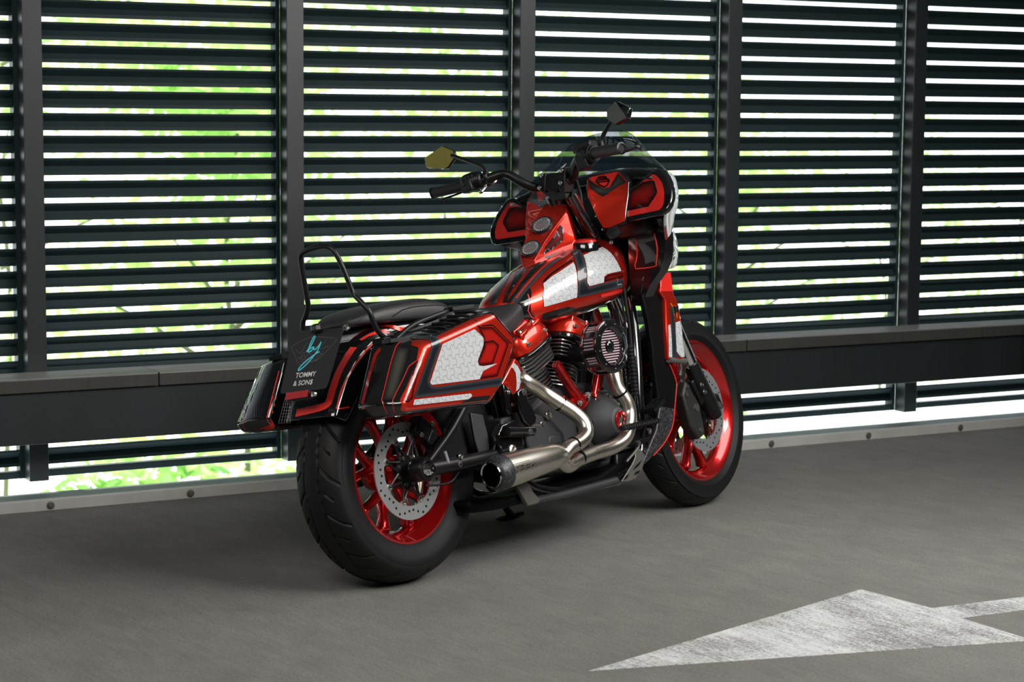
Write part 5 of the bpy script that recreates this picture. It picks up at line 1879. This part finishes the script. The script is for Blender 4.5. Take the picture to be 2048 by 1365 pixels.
for s_ in (1, -1):
    mb = MB()
    mb.tube([(x, y * s_, z) for (x, y, z) in [(1.333, -0.168, 0.7392), (1.3155, -0.168, 0.6414), (1.2994, -0.168, 0.5369), (1.3125, -0.168, 0.5027), (1.3292, -0.168, 0.4577), (1.3273, -0.168, 0.4371), (1.296, -0.168, 0.3588), (1.276, -0.168, 0.3143), (1.2472, -0.168, 0.2831), (1.2001, -0.168, 0.2509), (1.1363, -0.168, 0.2213)]], 0.0022, 8, smooth=4)
    P(mb, 'red_trim', m_flat_red)
mb = MB()
mb.tube([(1.2915, -0.175, 0.5334), (1.4013, -0.165, 0.5194)], 0.011, 14)
mb.tube([(1.367, -0.17, 0.5237), (1.3772, -0.16, 0.4923)], 0.006, 10)
P(mb, 'shield_clamp', m_grey_metal)

# ---- side cover below the seat, passenger peg
scv = side2([(0.4057, -0.15, 0.5401), (0.4642, -0.15, 0.5912), (0.4894, -0.15, 0.6142), (0.5097, -0.15, 0.6028), (0.5308, -0.15, 0.5596), (0.5365, -0.15, 0.5161), (0.5279, -0.15, 0.4772), (0.502, -0.15, 0.4292), (0.473, -0.15, 0.4356), (0.434, -0.15, 0.487)], (0, 0.03, 0), 'side_cover', m_red, 0.006)
mb = MB()
mb.prism([(0.4058, -0.158, 0.5394), (0.432, -0.158, 0.523), (0.4581, -0.158, 0.501), (0.4694, -0.158, 0.4416), (0.4181, -0.158, 0.439), (0.4045, -0.158, 0.457)], (0, 0.012, 0))
sp2 = P(mb, 'bracket_plate', m_black, bevel=0.003)
mb = MB()
for p_ in [(0.4214, -0.16, 0.5101), (0.4347, -0.16, 0.4701)]:
    mb.bolt(p_, (0, -1, 0), 0.005, 0.006)
P(mb, 'bolt', m_bolt, parent=sp2)
mb = MB()
mb.tube([(0.4061, -0.1605, 0.5392), (0.4239, -0.1605, 0.5402), (0.4348, -0.1605, 0.5198), (0.4565, -0.1605, 0.4677), (0.4632, -0.1605, 0.4476), (0.4693, -0.1605, 0.4553)], 0.0015, 6, smooth=4)
P(mb, 'red_trim', m_flat_red)
mb = MB()
mb.prism([(0.431, -0.19, 0.5091), (0.4529, -0.19, 0.5185), (0.4736, -0.19, 0.5117), (0.4829, -0.19, 0.4733), (0.5, -0.19, 0.4493), (0.5109, -0.19, 0.4176), (0.5029, -0.19, 0.4018), (0.4688, -0.19, 0.3891), (0.4432, -0.19, 0.4141), (0.434, -0.19, 0.4427), (0.4298, -0.19, 0.4734)], (0, 0.016, 0))
pb_ = P(mb, 'peg_bracket', m_black, bevel=0.005)
mb = MB()
mb.lathe([(0.006, 0), (0.011, 0.001), (0.011, 0.003), (0.006, 0.004)], (0.4582, -0.192, 0.5042), (0, -1, 0), 18)
P(mb, 'bolt', m_bolt, parent=pb_)
mb = MB()
mb.tube([(0.3389, -0.2, 0.3938), (0.39, -0.2, 0.3892), (0.4675, -0.2, 0.3801)], [0.016, 0.0135, 0.015], 14)
mb.tube([(0.4511, -0.2, 0.3803), (0.5098, -0.155, 0.3772)], 0.010, 12)
P(mb, 'passenger_peg', m_black, parent=pb_)
mb = MB()
mb.lathe([(0, 0.006), (0.009, 0.004), (0.010, 0)][::-1], (0.4398, -0.211, 0.3807), (0, -1, 0), 20, caps=False)
P(mb, 'bolt', m_bolt, parent=pb_)

# ---- rider controls on the right: peg, pedal, bracket, guard
mb = MB()
pa, pb = Vector((0.796, -0.3, 0.3432)), Vector((1.2342, -0.15, 0.3343))
mb.tube([pa, pb], 0.0085, 14)
for k in range(16):
    c0 = pa.lerp(pb, 0.03 + k / 18)
    mb.tube([c0, c0 + (pb - pa).normalized() * 0.005], 0.0105, 10)
P(mb, 'foot_peg', m_satin)
mb = MB()
mb.box((1.1331, -0.2, 0.3872), (0.075, 0.05, 0.012), Matrix.Rotation(math.radians(-24), 3, 'Y'))
for k in range(7):
    mb.box(Vector((1.1331, -0.2, 0.3872)) + Vector((-0.030 + 0.010 * k, 0, 0.008 + 0.0044 * (k - 3))), (0.004, 0.046, 0.005), Matrix.Rotation(math.radians(-24), 3, 'Y'))
mb.tube([(1.1215, -0.19, 0.3775), (1.1084, -0.18, 0.3493), (1.1065, -0.165, 0.3135), (1.1033, -0.15, 0.2726)], 0.007, 10, smooth=4)
P(mb, 'brake_pedal', m_satin)
mb = MB()
mb.prism([(1.007, -0.15, 0.3203), (1.0609, -0.15, 0.3229), (1.16, -0.15, 0.316), (1.1716, -0.15, 0.2989), (1.1636, -0.15, 0.2818), (1.1137, -0.15, 0.2854), (1.0919, -0.15, 0.259), (1.0175, -0.15, 0.2681), (0.9977, -0.15, 0.2971)], (0, 0.02, 0))
mb.prism([(1.0912, -0.155, 0.2855), (1.1532, -0.155, 0.2848), (1.1607, -0.155, 0.2749), (1.1523, -0.155, 0.2647), (1.1026, -0.155, 0.2685)], (0, 0.01, 0))
mb.box((1.0398, -0.14, 0.2895), (0.06, 0.03, 0.04))
cb = P(mb, 'control_bracket', m_satin, bevel=0.004)
mb = MB()
mb.lathe([(0.011, 0), (0.011, 0.006), (0.005, 0.007), (0.005, 0.001), (0, 0.001)], (1.1437, -0.156, 0.3048), (0, -1, 0), 18, caps=False)
mb.lathe([(0.010, 0), (0.010, 0.008), (0.004, 0.009), (0.004, 0.001), (0, 0.001)], (1.0506, -0.17, 0.274), (0, -1, 0), 18, caps=False)
mb.lathe([(0.008, 0), (0.007, 0.006), (0, 0.007)], (1.0891, -0.17, 0.2457), (0, -1, 0), 14, caps=False)
P(mb, 'bolt', m_bolt, parent=cb)
mb = MB()
mb.tube([(1.0485, -0.172, 0.2715), (1.052, -0.172, 0.2622), (1.0275, -0.172, 0.2474), (1.0018, -0.172, 0.2352), (0.972, -0.172, 0.2213)], 0.0045, 8, smooth=3)
P(mb, 'link_rod', m_grey_metal)
# guard plate with three cut-outs
og = [(1.0424, -0.165, 0.2528), (1.0695, -0.165, 0.2539), (1.0941, -0.165, 0.2352), (1.09, -0.165, 0.2134), (1.0696, -0.165, 0.1892), (1.0242, -0.165, 0.1597), (0.9851, -0.165, 0.155), (0.9409, -0.165, 0.1595), (0.9767, -0.165, 0.1837), (1.0127, -0.165, 0.2077), (1.0368, -0.165, 0.229)]
cuts = [[(1.0692, -0.1655, 0.2149), (1.0481, -0.1655, 0.1987), (1.0111, -0.1655, 0.188), (1.0295, -0.1655, 0.2011)], [(1.0503, -0.1655, 0.1839), (1.0424, -0.1655, 0.175), (1.0126, -0.1655, 0.1701), (1.0247, -0.1655, 0.1807)], [(0.9884, -0.1655, 0.1799), (0.972, -0.1655, 0.1667), (0.9464, -0.1655, 0.1618), (0.9662, -0.1655, 0.1741)]]
mb = MB()
mb.prism(og, (0, 0.006, 0))
gd = P(mb, 'belly_guard', m_grey_metal, bevel=0.002)
for c_ in cuts:
    mb = MB()
    mb.prism(c_, (0, -0.0008, 0))
    P(mb, 'guard_slot', m_satin, parent=gd)
mb = MB()
mb.prism([(1.0203, -0.1, 0.2528), (1.1681, -0.1, 0.2601), (1.1773, -0.1, 0.1988), (1.0842, -0.1, 0.1546), (1.0057, -0.1, 0.1534)], (0, 0.2, 0))
P(mb, 'skid_block', m_satin, bevel=0.01)
# knob on the fork top and steering-head bits
mb = MB()
mb.lathe([(0.020, 0), (0.024, 0.004), (0.024, 0.02), (0.016, 0.026), (0.0, 0.027)], (1.06, -0.1889, 0.9723), (-0.6, 0, 0.8), 20, caps=False)
P(mb, 'ignition_knob', m_plastic)
mb = MB()
mb.prism([(1.1095, -0.1, 0.9708), (1.2664, -0.1, 0.9779), (1.2964, -0.1, 0.8894), (1.2534, -0.1, 0.7962), (1.1907, -0.1, 0.757), (1.1777, -0.1, 0.8267), (1.1589, -0.1, 0.8965)], (0, 0.2, 0))
P(mb, 'neck_cover', m_satin, bevel=0.02)
mb = MB()
for p_ in ((1.1416, -0.11, 0.956), (1.1047, -0.07, 1.0232), (1.1204, -0.08, 1.0503), (1.1336, -0.09, 1.0038)):
    mb.bolt(p_, (-0.4, -1, 0.3), 0.0055, 0.006)
P(mb, 'bolt', m_bolt)

# ================================================================== paintwork
YD = (0, 1, 0)
XD = (1, 0, 0)


def D(name, target, pts, d, m, lay=1, r=0.004, step=0.012, mirror=False):
    return decal(name, target, pts, d, m, target, off=0.0006 + 0.0005 * lay, step=step, r=r, mirror=mirror)


B_ = bag_r
D('red_field', B_, [(-0.1375, -0.2806, 0.704), (-0.119, -0.292, 0.7054), (-0.0695, -0.3221, 0.7063), (0.1086, -0.3131, 0.7453), (0.175, -0.3223, 0.755), (0.1841, -0.3291, 0.7521), (0.2611, -0.336, 0.6752), (0.2619, -0.3349, 0.6579), (0.1886, -0.3359, 0.5613), (0.1205, -0.3333, 0.5016), (-0.2548, -0.3262, 0.5101), (-0.2632, -0.3219, 0.5146), (-0.2628, -0.3247, 0.5413), (-0.2269, -0.3286, 0.5804), (-0.1724, -0.3283, 0.6458), (-0.1493, -0.3219, 0.6827), (-0.1559, -0.3001, 0.6911)], (0, 1, -0.12), m_red, 1, 0.006, 0.005)
D('red_inset', B_, [(0.1035, -0.3344, 0.7271), (0.1259, -0.336, 0.7173), (0.1722, -0.336, 0.7151), (0.2375, -0.336, 0.6613), (0.2331, -0.336, 0.6516), (0.1651, -0.336, 0.5678), (0.0784, -0.336, 0.5677), (0.112, -0.336, 0.6421), (0.1237, -0.336, 0.6863)], YD, m_fade, 2, 0.003, 0.006)
D('red_inset', B_, [(0.1257, -0.336, 0.6748), (0.1682, -0.336, 0.6756), (0.1917, -0.336, 0.6594), (0.1845, -0.336, 0.6472), (0.1506, -0.336, 0.6046), (0.0867, -0.336, 0.6063), (0.0807, -0.336, 0.6195), (0.1199, -0.336, 0.6584)], YD, m_fade, 3, 0.003, 0.006)
D('black_band', B_, [(-0.104, -0.2656, 0.7148), (-0.0717, -0.3171, 0.7084), (-0.0683, -0.3322, 0.6968), (-0.07, -0.336, 0.68), (-0.0985, -0.336, 0.6439), (-0.1433, -0.336, 0.585), (-0.139, -0.336, 0.5696), (-0.1151, -0.336, 0.5645), (0.1983, -0.3349, 0.5627), (0.1749, -0.332, 0.5387), (-0.2105, -0.336, 0.5423), (-0.212, -0.336, 0.5511), (-0.1634, -0.336, 0.6115), (-0.1121, -0.3358, 0.6781), (-0.1059, -0.3279, 0.6949), (-0.1062, -0.3167, 0.7016), (-0.1242, -0.275, 0.7082)], YD, m_blackband, 4, 0.005, 0.008)
D('white_panel', B_, [(-0.0629, -0.336, 0.6835), (0.0879, -0.336, 0.7146), (0.1237, -0.336, 0.6863), (0.1195, -0.336, 0.6669), (0.0835, -0.336, 0.622), (0.0847, -0.336, 0.6073), (0.1081, -0.336, 0.6034), (0.171, -0.336, 0.6056), (0.1007, -0.336, 0.5895), (0.0806, -0.336, 0.5674), (-0.1344, -0.336, 0.5719), (-0.1403, -0.336, 0.5793)], YD, m_hex, 5, 0.004)
D('white_strip', B_, [(-0.2163, -0.336, 0.538), (0.032, -0.336, 0.5302), (0.0359, -0.336, 0.5223), (0.0191, -0.336, 0.5148), (-0.2247, -0.336, 0.5227)], YD, m_hex, 5, 0.003)
D('dark_stripe', B_, [(-0.1565, -0.3343, 0.6514), (-0.1659, -0.3356, 0.6336), (-0.2115, -0.336, 0.5673), (-0.2209, -0.336, 0.5412), (-0.245, -0.336, 0.5324), (-0.2539, -0.3347, 0.5372), (-0.2348, -0.3327, 0.5646), (-0.1757, -0.3272, 0.6435)], YD, m_fade, 3, 0.002, 0.006)
D('dark_stripe', B_, [(0.0396, -0.336, 0.5191), (0.1194, -0.336, 0.5156), (0.1101, -0.335, 0.504), (-0.0198, -0.3348, 0.5078), (0.0015, -0.336, 0.513)], YD, m_smoke, 3, 0.002, 0.008)
stripe('pinstripe', B_, [(0.1092, -0.3143, 0.7451), (0.115, -0.3331, 0.7326), (0.129, -0.336, 0.7213), (0.1757, -0.336, 0.7206), (0.2426, -0.336, 0.6637), (0.2506, -0.336, 0.6588)], 0.0035, YD, m_black, B_, 0.0016)
RD = (0.86, 0.50, 0)
D('smoked_panel', B_, [(-0.1778, -0.2655, 0.6918), (-0.1645, -0.2924, 0.6872), (-0.1667, -0.3001, 0.6783), (-0.1869, -0.3055, 0.6495), (-0.2672, -0.3112, 0.5451), (-0.2799, -0.2777, 0.5479), (-0.2069, -0.2659, 0.6554)], RD, m_smoke, 1, 0.003, 0.008)
for l in ([(-0.1442, -0.2578, 0.7079), (-0.1797, -0.2628, 0.6917), (-0.2109, -0.265, 0.6504), (-0.2796, -0.2743, 0.5503), (-0.2841, -0.2811, 0.5394), (-0.2723, -0.2823, 0.511)], [(-0.1724, -0.3283, 0.6458), (-0.1939, -0.316, 0.6327), (-0.222, -0.3134, 0.6003), (-0.2695, -0.306, 0.545), (-0.266, -0.3039, 0.5111)]):
    stripe('pinstripe', B_, l, 0.0026, RD, m_flat_red, B_, 0.0012)
stripe('red_edge', B_, [(-0.1928, -0.2148, 0.6924), (-0.2049, -0.2054, 0.678), (-0.2389, -0.2048, 0.6263), (-0.2825, -0.2031, 0.549), (-0.2881, -0.2089, 0.5327)], 0.011, RD, m_red, B_, 0.0012)
# far bag: ridge line only
stripe('red_edge', bag_l, [(-0.1993, 0.178, 0.672), (-0.2261, 0.178, 0.6223), (-0.2649, 0.178, 0.5529), (-0.2758, 0.1787, 0.5322), (-0.2649, 0.1792, 0.5133), (-0.1356, 0.294, 0.4908)], 0.013, (0.97, -0.2, 0), m_red, bag_l, 0.0014)
stripe('pinstripe', bag_l, [(-0.1988, 0.3403, 0.6351), (-0.2316, 0.3232, 0.5931), (-0.2874, 0.2826, 0.5368), (-0.2699, 0.2976, 0.5083)], 0.002, (0.9, -0.42, 0), m_flat_red, bag_l, 0.0012)
for k in range(7):
    mb = MB()
    x = -0.085 + 0.036 * k
    z0 = 0.712 + 0.0016 * 0 + 0.245 * (x + 0.085)
    mb.tube([(x, -0.235, z0 + 0.008), (x + 0.012, -0.285, z0 + 0.004), (x + 0.016, -0.305, z0 - 0.002)], 0.0045, 8)
    P(mb, 'lid_rib', m_black, parent=B_)

T_ = tank
D('white_panel', T_, [(0.7302, -0.1154, 0.837), (0.7752, -0.1202, 0.8573), (0.8884, -0.1298, 0.8965), (0.87, -0.1483, 0.8685), (0.8511, -0.1604, 0.8307), (0.8389, -0.1601, 0.7808), (0.7665, -0.1459, 0.7712), (0.7034, -0.1257, 0.7632), (0.7058, -0.1254, 0.7972)], YD, m_hex, 5, 0.003)
D('white_panel', T_, [(0.9483, -0.1287, 0.9164), (1.0623, -0.1275, 0.9397), (1.0763, -0.1448, 0.9193), (1.0893, -0.1602, 0.8807), (1.1014, -0.1618, 0.8531), (1.0056, -0.1712, 0.8458), (0.9871, -0.172, 0.8382), (0.9793, -0.1724, 0.8197), (0.9036, -0.1687, 0.8129), (0.8946, -0.1674, 0.8255), (0.9191, -0.1559, 0.875)], (0.15, 1, -0.25), m_hex, 5, 0.003)
D('black_band', T_, [(0.9402, -0.0855, 0.9375), (0.9692, -0.0998, 0.94), (0.9391, -0.1362, 0.9073), (0.9209, -0.1519, 0.8822), (0.8914, -0.1668, 0.8275), (0.9009, -0.1685, 0.8097), (1.1062, -0.1602, 0.8265), (1.1073, -0.1548, 0.7993), (0.9646, -0.1694, 0.7885), (0.8505, -0.1616, 0.7792), (0.8419, -0.1606, 0.7822), (0.8621, -0.1574, 0.8474), (0.898, -0.1295, 0.9001)], (0.05, 1, -0.15), m_blackband, 4, 0.003, 0.008)
D('dark_field', T_, [(0.6209, -0.0763, 0.7872), (0.6459, -0.0851, 0.8061), (0.688, -0.0896, 0.8328), (0.6815, -0.1015, 0.8184), (0.6624, -0.107, 0.7823), (0.6596, -0.1053, 0.7528), (0.6836, -0.1044, 0.7271), (0.6623, -0.092, 0.7258), (0.6342, -0.0817, 0.7334), (0.6179, -0.0774, 0.7557)], YD, m_black, 1, 0.003)
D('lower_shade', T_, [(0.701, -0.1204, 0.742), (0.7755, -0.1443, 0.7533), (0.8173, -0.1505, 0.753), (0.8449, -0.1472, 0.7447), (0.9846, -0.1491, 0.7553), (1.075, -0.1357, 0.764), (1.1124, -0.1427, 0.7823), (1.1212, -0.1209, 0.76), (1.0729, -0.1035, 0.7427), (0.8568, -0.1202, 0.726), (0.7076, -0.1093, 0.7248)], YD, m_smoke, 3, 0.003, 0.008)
D('red_inset', T_, [(0.9933, -0.172, 0.8372), (1.0092, -0.1715, 0.8432), (1.1086, -0.1602, 0.8494), (1.1065, -0.1605, 0.8321), (0.9873, -0.1724, 0.8237)], YD, m_fade, 6, 0.003, 0.006)
D('red_inset', T_, [(0.9604, -0.1679, 0.7814), (1.1102, -0.1513, 0.7936), (1.1124, -0.1427, 0.7823), (0.9671, -0.1639, 0.7719)], YD, m_flat_red, 4, 0.002)
stripe('pinstripe', T_, [(0.6664, -0.0976, 0.8098), (0.6504, -0.101, 0.7573), (0.6611, -0.1016, 0.7381), (0.6832, -0.1033, 0.7263)], 0.003, YD, m_flat_red, T_, 0.0022)
for l, wd_, mm_ in (([(0.6211, -0.0746, 0.7907), (0.6806, -0.0834, 0.8324), (0.775, -0.0813, 0.8792), (0.8381, -0.0797, 0.9048), (0.9039, -0.0845, 0.9264), (0.9596, -0.0798, 0.9449)], 0.020, m_blackband), ([(0.6306, -0.0753, 0.8016), (0.6999, -0.0788, 0.8452), (0.7893, -0.0717, 0.8881), (0.8892, -0.0698, 0.9257), (0.9251, -0.0668, 0.938)], 0.004, m_flat_red),
                    ([(0.7376, -0.1129, 0.8436), (0.786, -0.1136, 0.8676), (0.8946, -0.1222, 0.9047)], 0.006, m_fade_dark), ([(0.9612, -0.1149, 0.9297), (1.0143, -0.1237, 0.9363), (1.0616, -0.1204, 0.9456)], 0.010, m_fade_dark)):
    stripe('pinstripe', T_, l, wd_, (0.1, 0.75, -0.65), mm_, T_, 0.0018, smooth=4)
TD = (0.25, 0.25, -0.93)
D('dark_slot', T_, [(0.8482, 0.0598, 0.9135), (0.8283, 0.0248, 0.91), (0.7332, -0.027, 0.8717), (0.6055, -0.0563, 0.7923), (0.5991, -0.0441, 0.7909), (0.6738, -0.0267, 0.845)], TD, m_black, 2, 0.002, 0.01)
D('dark_field', T_, [(0.8718, 0.1042, 0.9327), (0.8629, 0.0927, 0.9195), (0.6945, 0.012, 0.8554), (0.5931, -0.023, 0.7939), (0.5918, 0.0064, 0.7925), (0.6819, 0.0313, 0.8485), (0.8281, 0.0891, 0.9192)], TD, m_blackband, 2, 0.003, 0.01)
D('black_band', T_, [(0.9029, -0.0088, 0.9367), (0.8825, -0.0449, 0.9277), (0.7829, -0.0596, 0.8884), (0.7039, -0.0682, 0.8513), (0.6426, -0.0721, 0.8145), (0.6123, -0.0664, 0.789), (0.6032, -0.0548, 0.79), (0.6459, -0.0624, 0.8222), (0.7255, -0.0493, 0.8659), (0.8304, -0.0261, 0.9106)], TD, m_black, 2, 0.003, 0.01)

D('painted_flank_shade', dash, [(0.9813, -0.0254, 1.0339), (0.9942, -0.0296, 1.0208), (0.985, -0.0274, 0.9817), (0.9381, -0.0152, 0.9558), (0.8902, -0.0071, 0.9395), (0.9104, -0.0087, 0.9679), (0.9512, -0.0178, 1.0004)], (0.3, 0.8, -0.5), m_fade_dark, 1, 0.002, 0.006)  # darker shading of the flank put into the colour
Sh = shell
stripe('red_edge', Sh, [(1.18, -0.3056, 0.9783), (1.2316, -0.2738, 0.9434), (1.2532, -0.2574, 0.9071), (1.2573, -0.244, 0.8711), (1.2613, -0.2206, 0.8388)], 0.016, (-0.3, 0.95, 0), m_red, Sh, 0.0016, smooth=3)
stripe('black_reflection', Sh, [(1.2707, -0.2797, 0.986), (1.2929, -0.2588, 0.9428), (1.3103, -0.2439, 0.9063), (1.3332, -0.226, 0.8746)], 0.016, (-0.3, 0.95, 0), m_black, Sh, 0.0018, smooth=3)  # dark reflection on the shell painted as a stripe
Wg = wing
W1 = [(1.102, -0.2103, 1.0286), (1.1377, -0.2116, 1.11), (1.149, -0.267, 1.139), (1.1586, -0.3069, 1.1579), (1.1563, -0.3234, 1.1504), (1.1458, -0.3476, 1.1224), (1.1305, -0.3621, 1.0895), (1.1168, -0.365, 1.0586), (1.1088, -0.36, 1.0402), (1.1049, -0.3501, 1.0317), (1.1068, -0.2949, 1.0308)]
W2 = [(1.1126, -0.2121, 1.0485), (1.1355, -0.2139, 1.1079), (1.1427, -0.2301, 1.1209), (1.1486, -0.2669, 1.1368), (1.1521, -0.3134, 1.1376), (1.1319, -0.3337, 1.0939), (1.1264, -0.3304, 1.0835), (1.1136, -0.3028, 1.0504)]
D('red_field', Wg, W1, XD, m_flat_red, 1, 0.006, mirror=True)
D('shaded_inset', Wg, W2, XD, m_fade_dark, 2, 0.002, 0.006, mirror=True)
Cn = cen
C1 = [(1.1213, -0.0645, 1.1859), (1.1438, -0.1708, 1.1882), (1.1447, -0.1807, 1.1848), (1.1353, -0.2169, 1.147), (1.1196, -0.2185, 1.1029), (1.1006, -0.2138, 1.0462), (1.0926, -0.2138, 1.0153), (1.0831, -0.1544, 1.002), (1.0814, -0.1313, 1.0054), (1.0862, -0.106, 1.0493), (1.0963, -0.0745, 1.1189), (1.1005, -0.0717, 1.1441)]
C2 = [(1.123, -0.0665, 1.1839), (1.1443, -0.177, 1.1861), (1.1186, -0.1534, 1.141), (1.1139, -0.1343, 1.1396), (1.113, -0.1041, 1.1545)]
C3 = [(1.1184, -0.0689, 1.178), (1.1118, -0.1046, 1.1522), (1.1136, -0.1343, 1.138), (1.1185, -0.1546, 1.1392), (1.1426, -0.1788, 1.1813), (1.1338, -0.2144, 1.1456), (1.1251, -0.1867, 1.1367), (1.1149, -0.1587, 1.1234), (1.1048, -0.1305, 1.1101), (1.1049, -0.1102, 1.1222), (1.1034, -0.0819, 1.1469)]
D('red_field', Cn, C1, XD, m_red, 1, 0.003, mirror=True)
D('shaded_field', Cn, C3, XD, m_smoke, 2, 0.002, 0.006, mirror=True)
D('red_badge_field', Cn, C2, XD, m_flat_red, 3, 0.003, mirror=True)
# shield-and-bar emblem
mb = MB()
sh = [(1.1263, -0.1079, 1.1773), (1.1295, -0.1133, 1.182), (1.1292, -0.1199, 1.1782), (1.1318, -0.1269, 1.1809), (1.1313, -0.1361, 1.1756), (1.129, -0.14, 1.1687), (1.129, -0.1472, 1.1653), (1.1263, -0.152, 1.1579), (1.1232, -0.1481, 1.1541), (1.1199, -0.1482, 1.1485), (1.1148, -0.1356, 1.1427), (1.1152, -0.1149, 1.1539), (1.1179, -0.1112, 1.16), (1.1188, -0.1037, 1.1646), (1.1232, -0.103, 1.1725)]
EO = Vector((-0.003, 0, 0))
mb.tube([Vector(p) + EO for p in sh], 0.0024, 8, closed=True)
for l in ([(1.1176, -0.1042, 1.1622), (1.1276, -0.1507, 1.1607)], [(1.121, -0.1039, 1.1683), (1.1301, -0.1481, 1.1674)], [(1.1252, -0.1109, 1.1734), (1.1305, -0.1376, 1.1731)]):
    mb.tube([Vector(p) + EO for p in l], 0.0021, 6)
P(mb, 'emblem', m_matte)

F_ = front
D('red_cap', F_, [(1.3134, -0.18, 0.831), (1.3681, -0.18, 0.8296), (1.3648, -0.18, 0.7652), (1.2956, -0.18, 0.7696)], YD, m_flat_red, 1, 0.001)
D('white_panel', F_, [(1.3084, -0.18, 0.6509), (1.324, -0.18, 0.653), (1.3181, -0.18, 0.5999), (1.3066, -0.18, 0.5401), (1.2878, -0.18, 0.5418)], YD, m_hex, 2, 0.002)
D('white_panel', F_, [(1.3541, -0.18, 0.6567), (1.3966, -0.18, 0.6618), (1.3958, -0.18, 0.6002), (1.3868, -0.18, 0.5343), (1.361, -0.18, 0.5353), (1.3378, -0.18, 0.5559)], YD, m_hex, 2, 0.002)
D('black_band', F_, [(1.3334, -0.18, 0.7112), (1.3543, -0.18, 0.7131), (1.3524, -0.18, 0.6568), (1.3365, -0.18, 0.5553), (1.3524, -0.18, 0.5361), (1.3106, -0.18, 0.5398), (1.3286, -0.18, 0.6553)], YD, m_blackband, 2, 0.002)
D('black_band', F_, [(1.3572, -0.18, 0.7129), (1.4044, -0.18, 0.7129), (1.4033, -0.18, 0.6963), (1.3538, -0.18, 0.6866)], YD, m_black, 2, 0.002)
for l in ([(1.3415, -0.18, 0.7252), (1.3515, -0.18, 0.7133), (1.3536, -0.18, 0.6932), (1.3504, -0.18, 0.6652)], [(1.3667, -0.18, 0.7155), (1.3717, -0.18, 0.6952), (1.3685, -0.18, 0.6722)]):
    stripe('amber_reflection', F_, l, 0.003, YD, m_yellow, F_, 0.0016)  # amber reflections painted on as thin lines

S_c = scv
D('white_panel', S_c, [(0.4642, -0.151, 0.5865), (0.4815, -0.151, 0.5988), (0.4989, -0.151, 0.5867), (0.5094, -0.151, 0.5634), (0.5074, -0.151, 0.544), (0.4809, -0.151, 0.5049), (0.4725, -0.151, 0.4947), (0.4714, -0.151, 0.5059), (0.4816, -0.151, 0.5382), (0.4832, -0.151, 0.5659), (0.4734, -0.151, 0.5821)], YD, m_hex, 2, 0.002)
D('black_band', S_c, [(0.5146, -0.151, 0.5768), (0.5259, -0.151, 0.5674), (0.5297, -0.151, 0.5335), (0.5326, -0.151, 0.4996), (0.5055, -0.151, 0.4745), (0.5008, -0.151, 0.514), (0.5118, -0.151, 0.5436)], YD, m_blackband, 2, 0.002)

G_d = fender
D('white_panel', G_d, [(-0.1326, 0.0054, 0.7266), (-0.0868, 0.0263, 0.7492), (-0.0496, 0.041, 0.7613), (-0.0226, 0.0328, 0.7677), (-0.0497, -0.062, 0.7604), (-0.0749, -0.05, 0.753), (-0.1057, -0.0425, 0.7404), (-0.1309, -0.041, 0.727)], (0.25, 0.35, -0.9), m_hex, 4, 0.002)
D('dark_field', G_d, [(-0.1282, 0.006, 0.729), (-0.1192, -0.0366, 0.7337), (-0.0902, -0.0495, 0.7473), (-0.0568, -0.0662, 0.7581), (-0.0431, -0.0988, 0.7554), (-0.0693, -0.1071, 0.7377), (-0.147, -0.1054, 0.6958), (-0.2185, -0.0999, 0.6369), (-0.2639, -0.0974, 0.5791), (-0.2946, -0.0969, 0.529), (-0.3061, 0.0021, 0.524), (-0.3133, 0.1133, 0.5223), (-0.3073, 0.1112, 0.5426), (-0.2725, 0.1012, 0.5772), (-0.2698, -0.0491, 0.5871), (-0.1968, -0.0496, 0.676)], (0.80, 0.25, -0.55), m_black, 1, 0.002)
for l, wd_, mm_, of in (([(-0.1541, -0.0774, 0.7091), (-0.1789, -0.0765, 0.6896), (-0.2233, -0.0733, 0.646), (-0.2579, -0.0733, 0.6015), (-0.2801, -0.0739, 0.568), (-0.2888, -0.0675, 0.5547), (-0.2944, -0.0324, 0.548), (-0.2971, 0.0495, 0.5421)], 0.024, m_rear_red, 0.0022),
                        ([(-0.1789, -0.0562, 0.6918), (-0.2135, -0.0581, 0.6586), (-0.2544, -0.059, 0.6085), (-0.2661, -0.0547, 0.5922), (-0.277, -0.0457, 0.5763), (-0.2808, -0.007, 0.5713), (-0.2821, 0.0597, 0.567)], 0.013, m_fade_dark, 0.0018),
                        ([(-0.1136, -0.0401, 0.7366), (-0.0816, -0.0558, 0.7503), (-0.0455, -0.0785, 0.7602), (-0.0095, -0.1076, 0.7541), (0.0454, -0.1135, 0.7371)], 0.012, m_red, 0.0024),
                        ([(-0.1262, -0.0817, 0.7265), (-0.0995, -0.0926, 0.7376), (-0.0706, -0.1029, 0.7434), (-0.0335, -0.1095, 0.7437)], 0.012, m_rear_red, 0.0024),
                        ([(-0.1729, -0.0413, 0.6976), (-0.1979, -0.0384, 0.6755), (-0.2319, -0.0438, 0.6388)], 0.026, m_fade_dark, 0.0020),
                        ([(-0.1281, -0.0678, 0.7272), (-0.1168, -0.0976, 0.7263), (-0.0765, -0.1068, 0.7352), (-0.0178, -0.1119, 0.7366)], 0.010, m_smoke, 0.0022),
                        ([(-0.0924, -0.1088, 0.7211), (-0.1506, -0.107, 0.6869), (-0.2081, -0.1033, 0.6415), (-0.2525, -0.0993, 0.5926), (-0.2851, -0.1, 0.5395)], 0.004, m_flat_red, 0.0022),
                        ([(-0.2852, -0.1, 0.539), (-0.2689, -0.105, 0.5397), (-0.2402, -0.1064, 0.5401)], 0.003, m_flat_red, 0.0022)):
    stripe('pinstripe', G_d, l, wd_, (0.70, 0.45, -0.55), mm_, G_d, of, smooth=4)
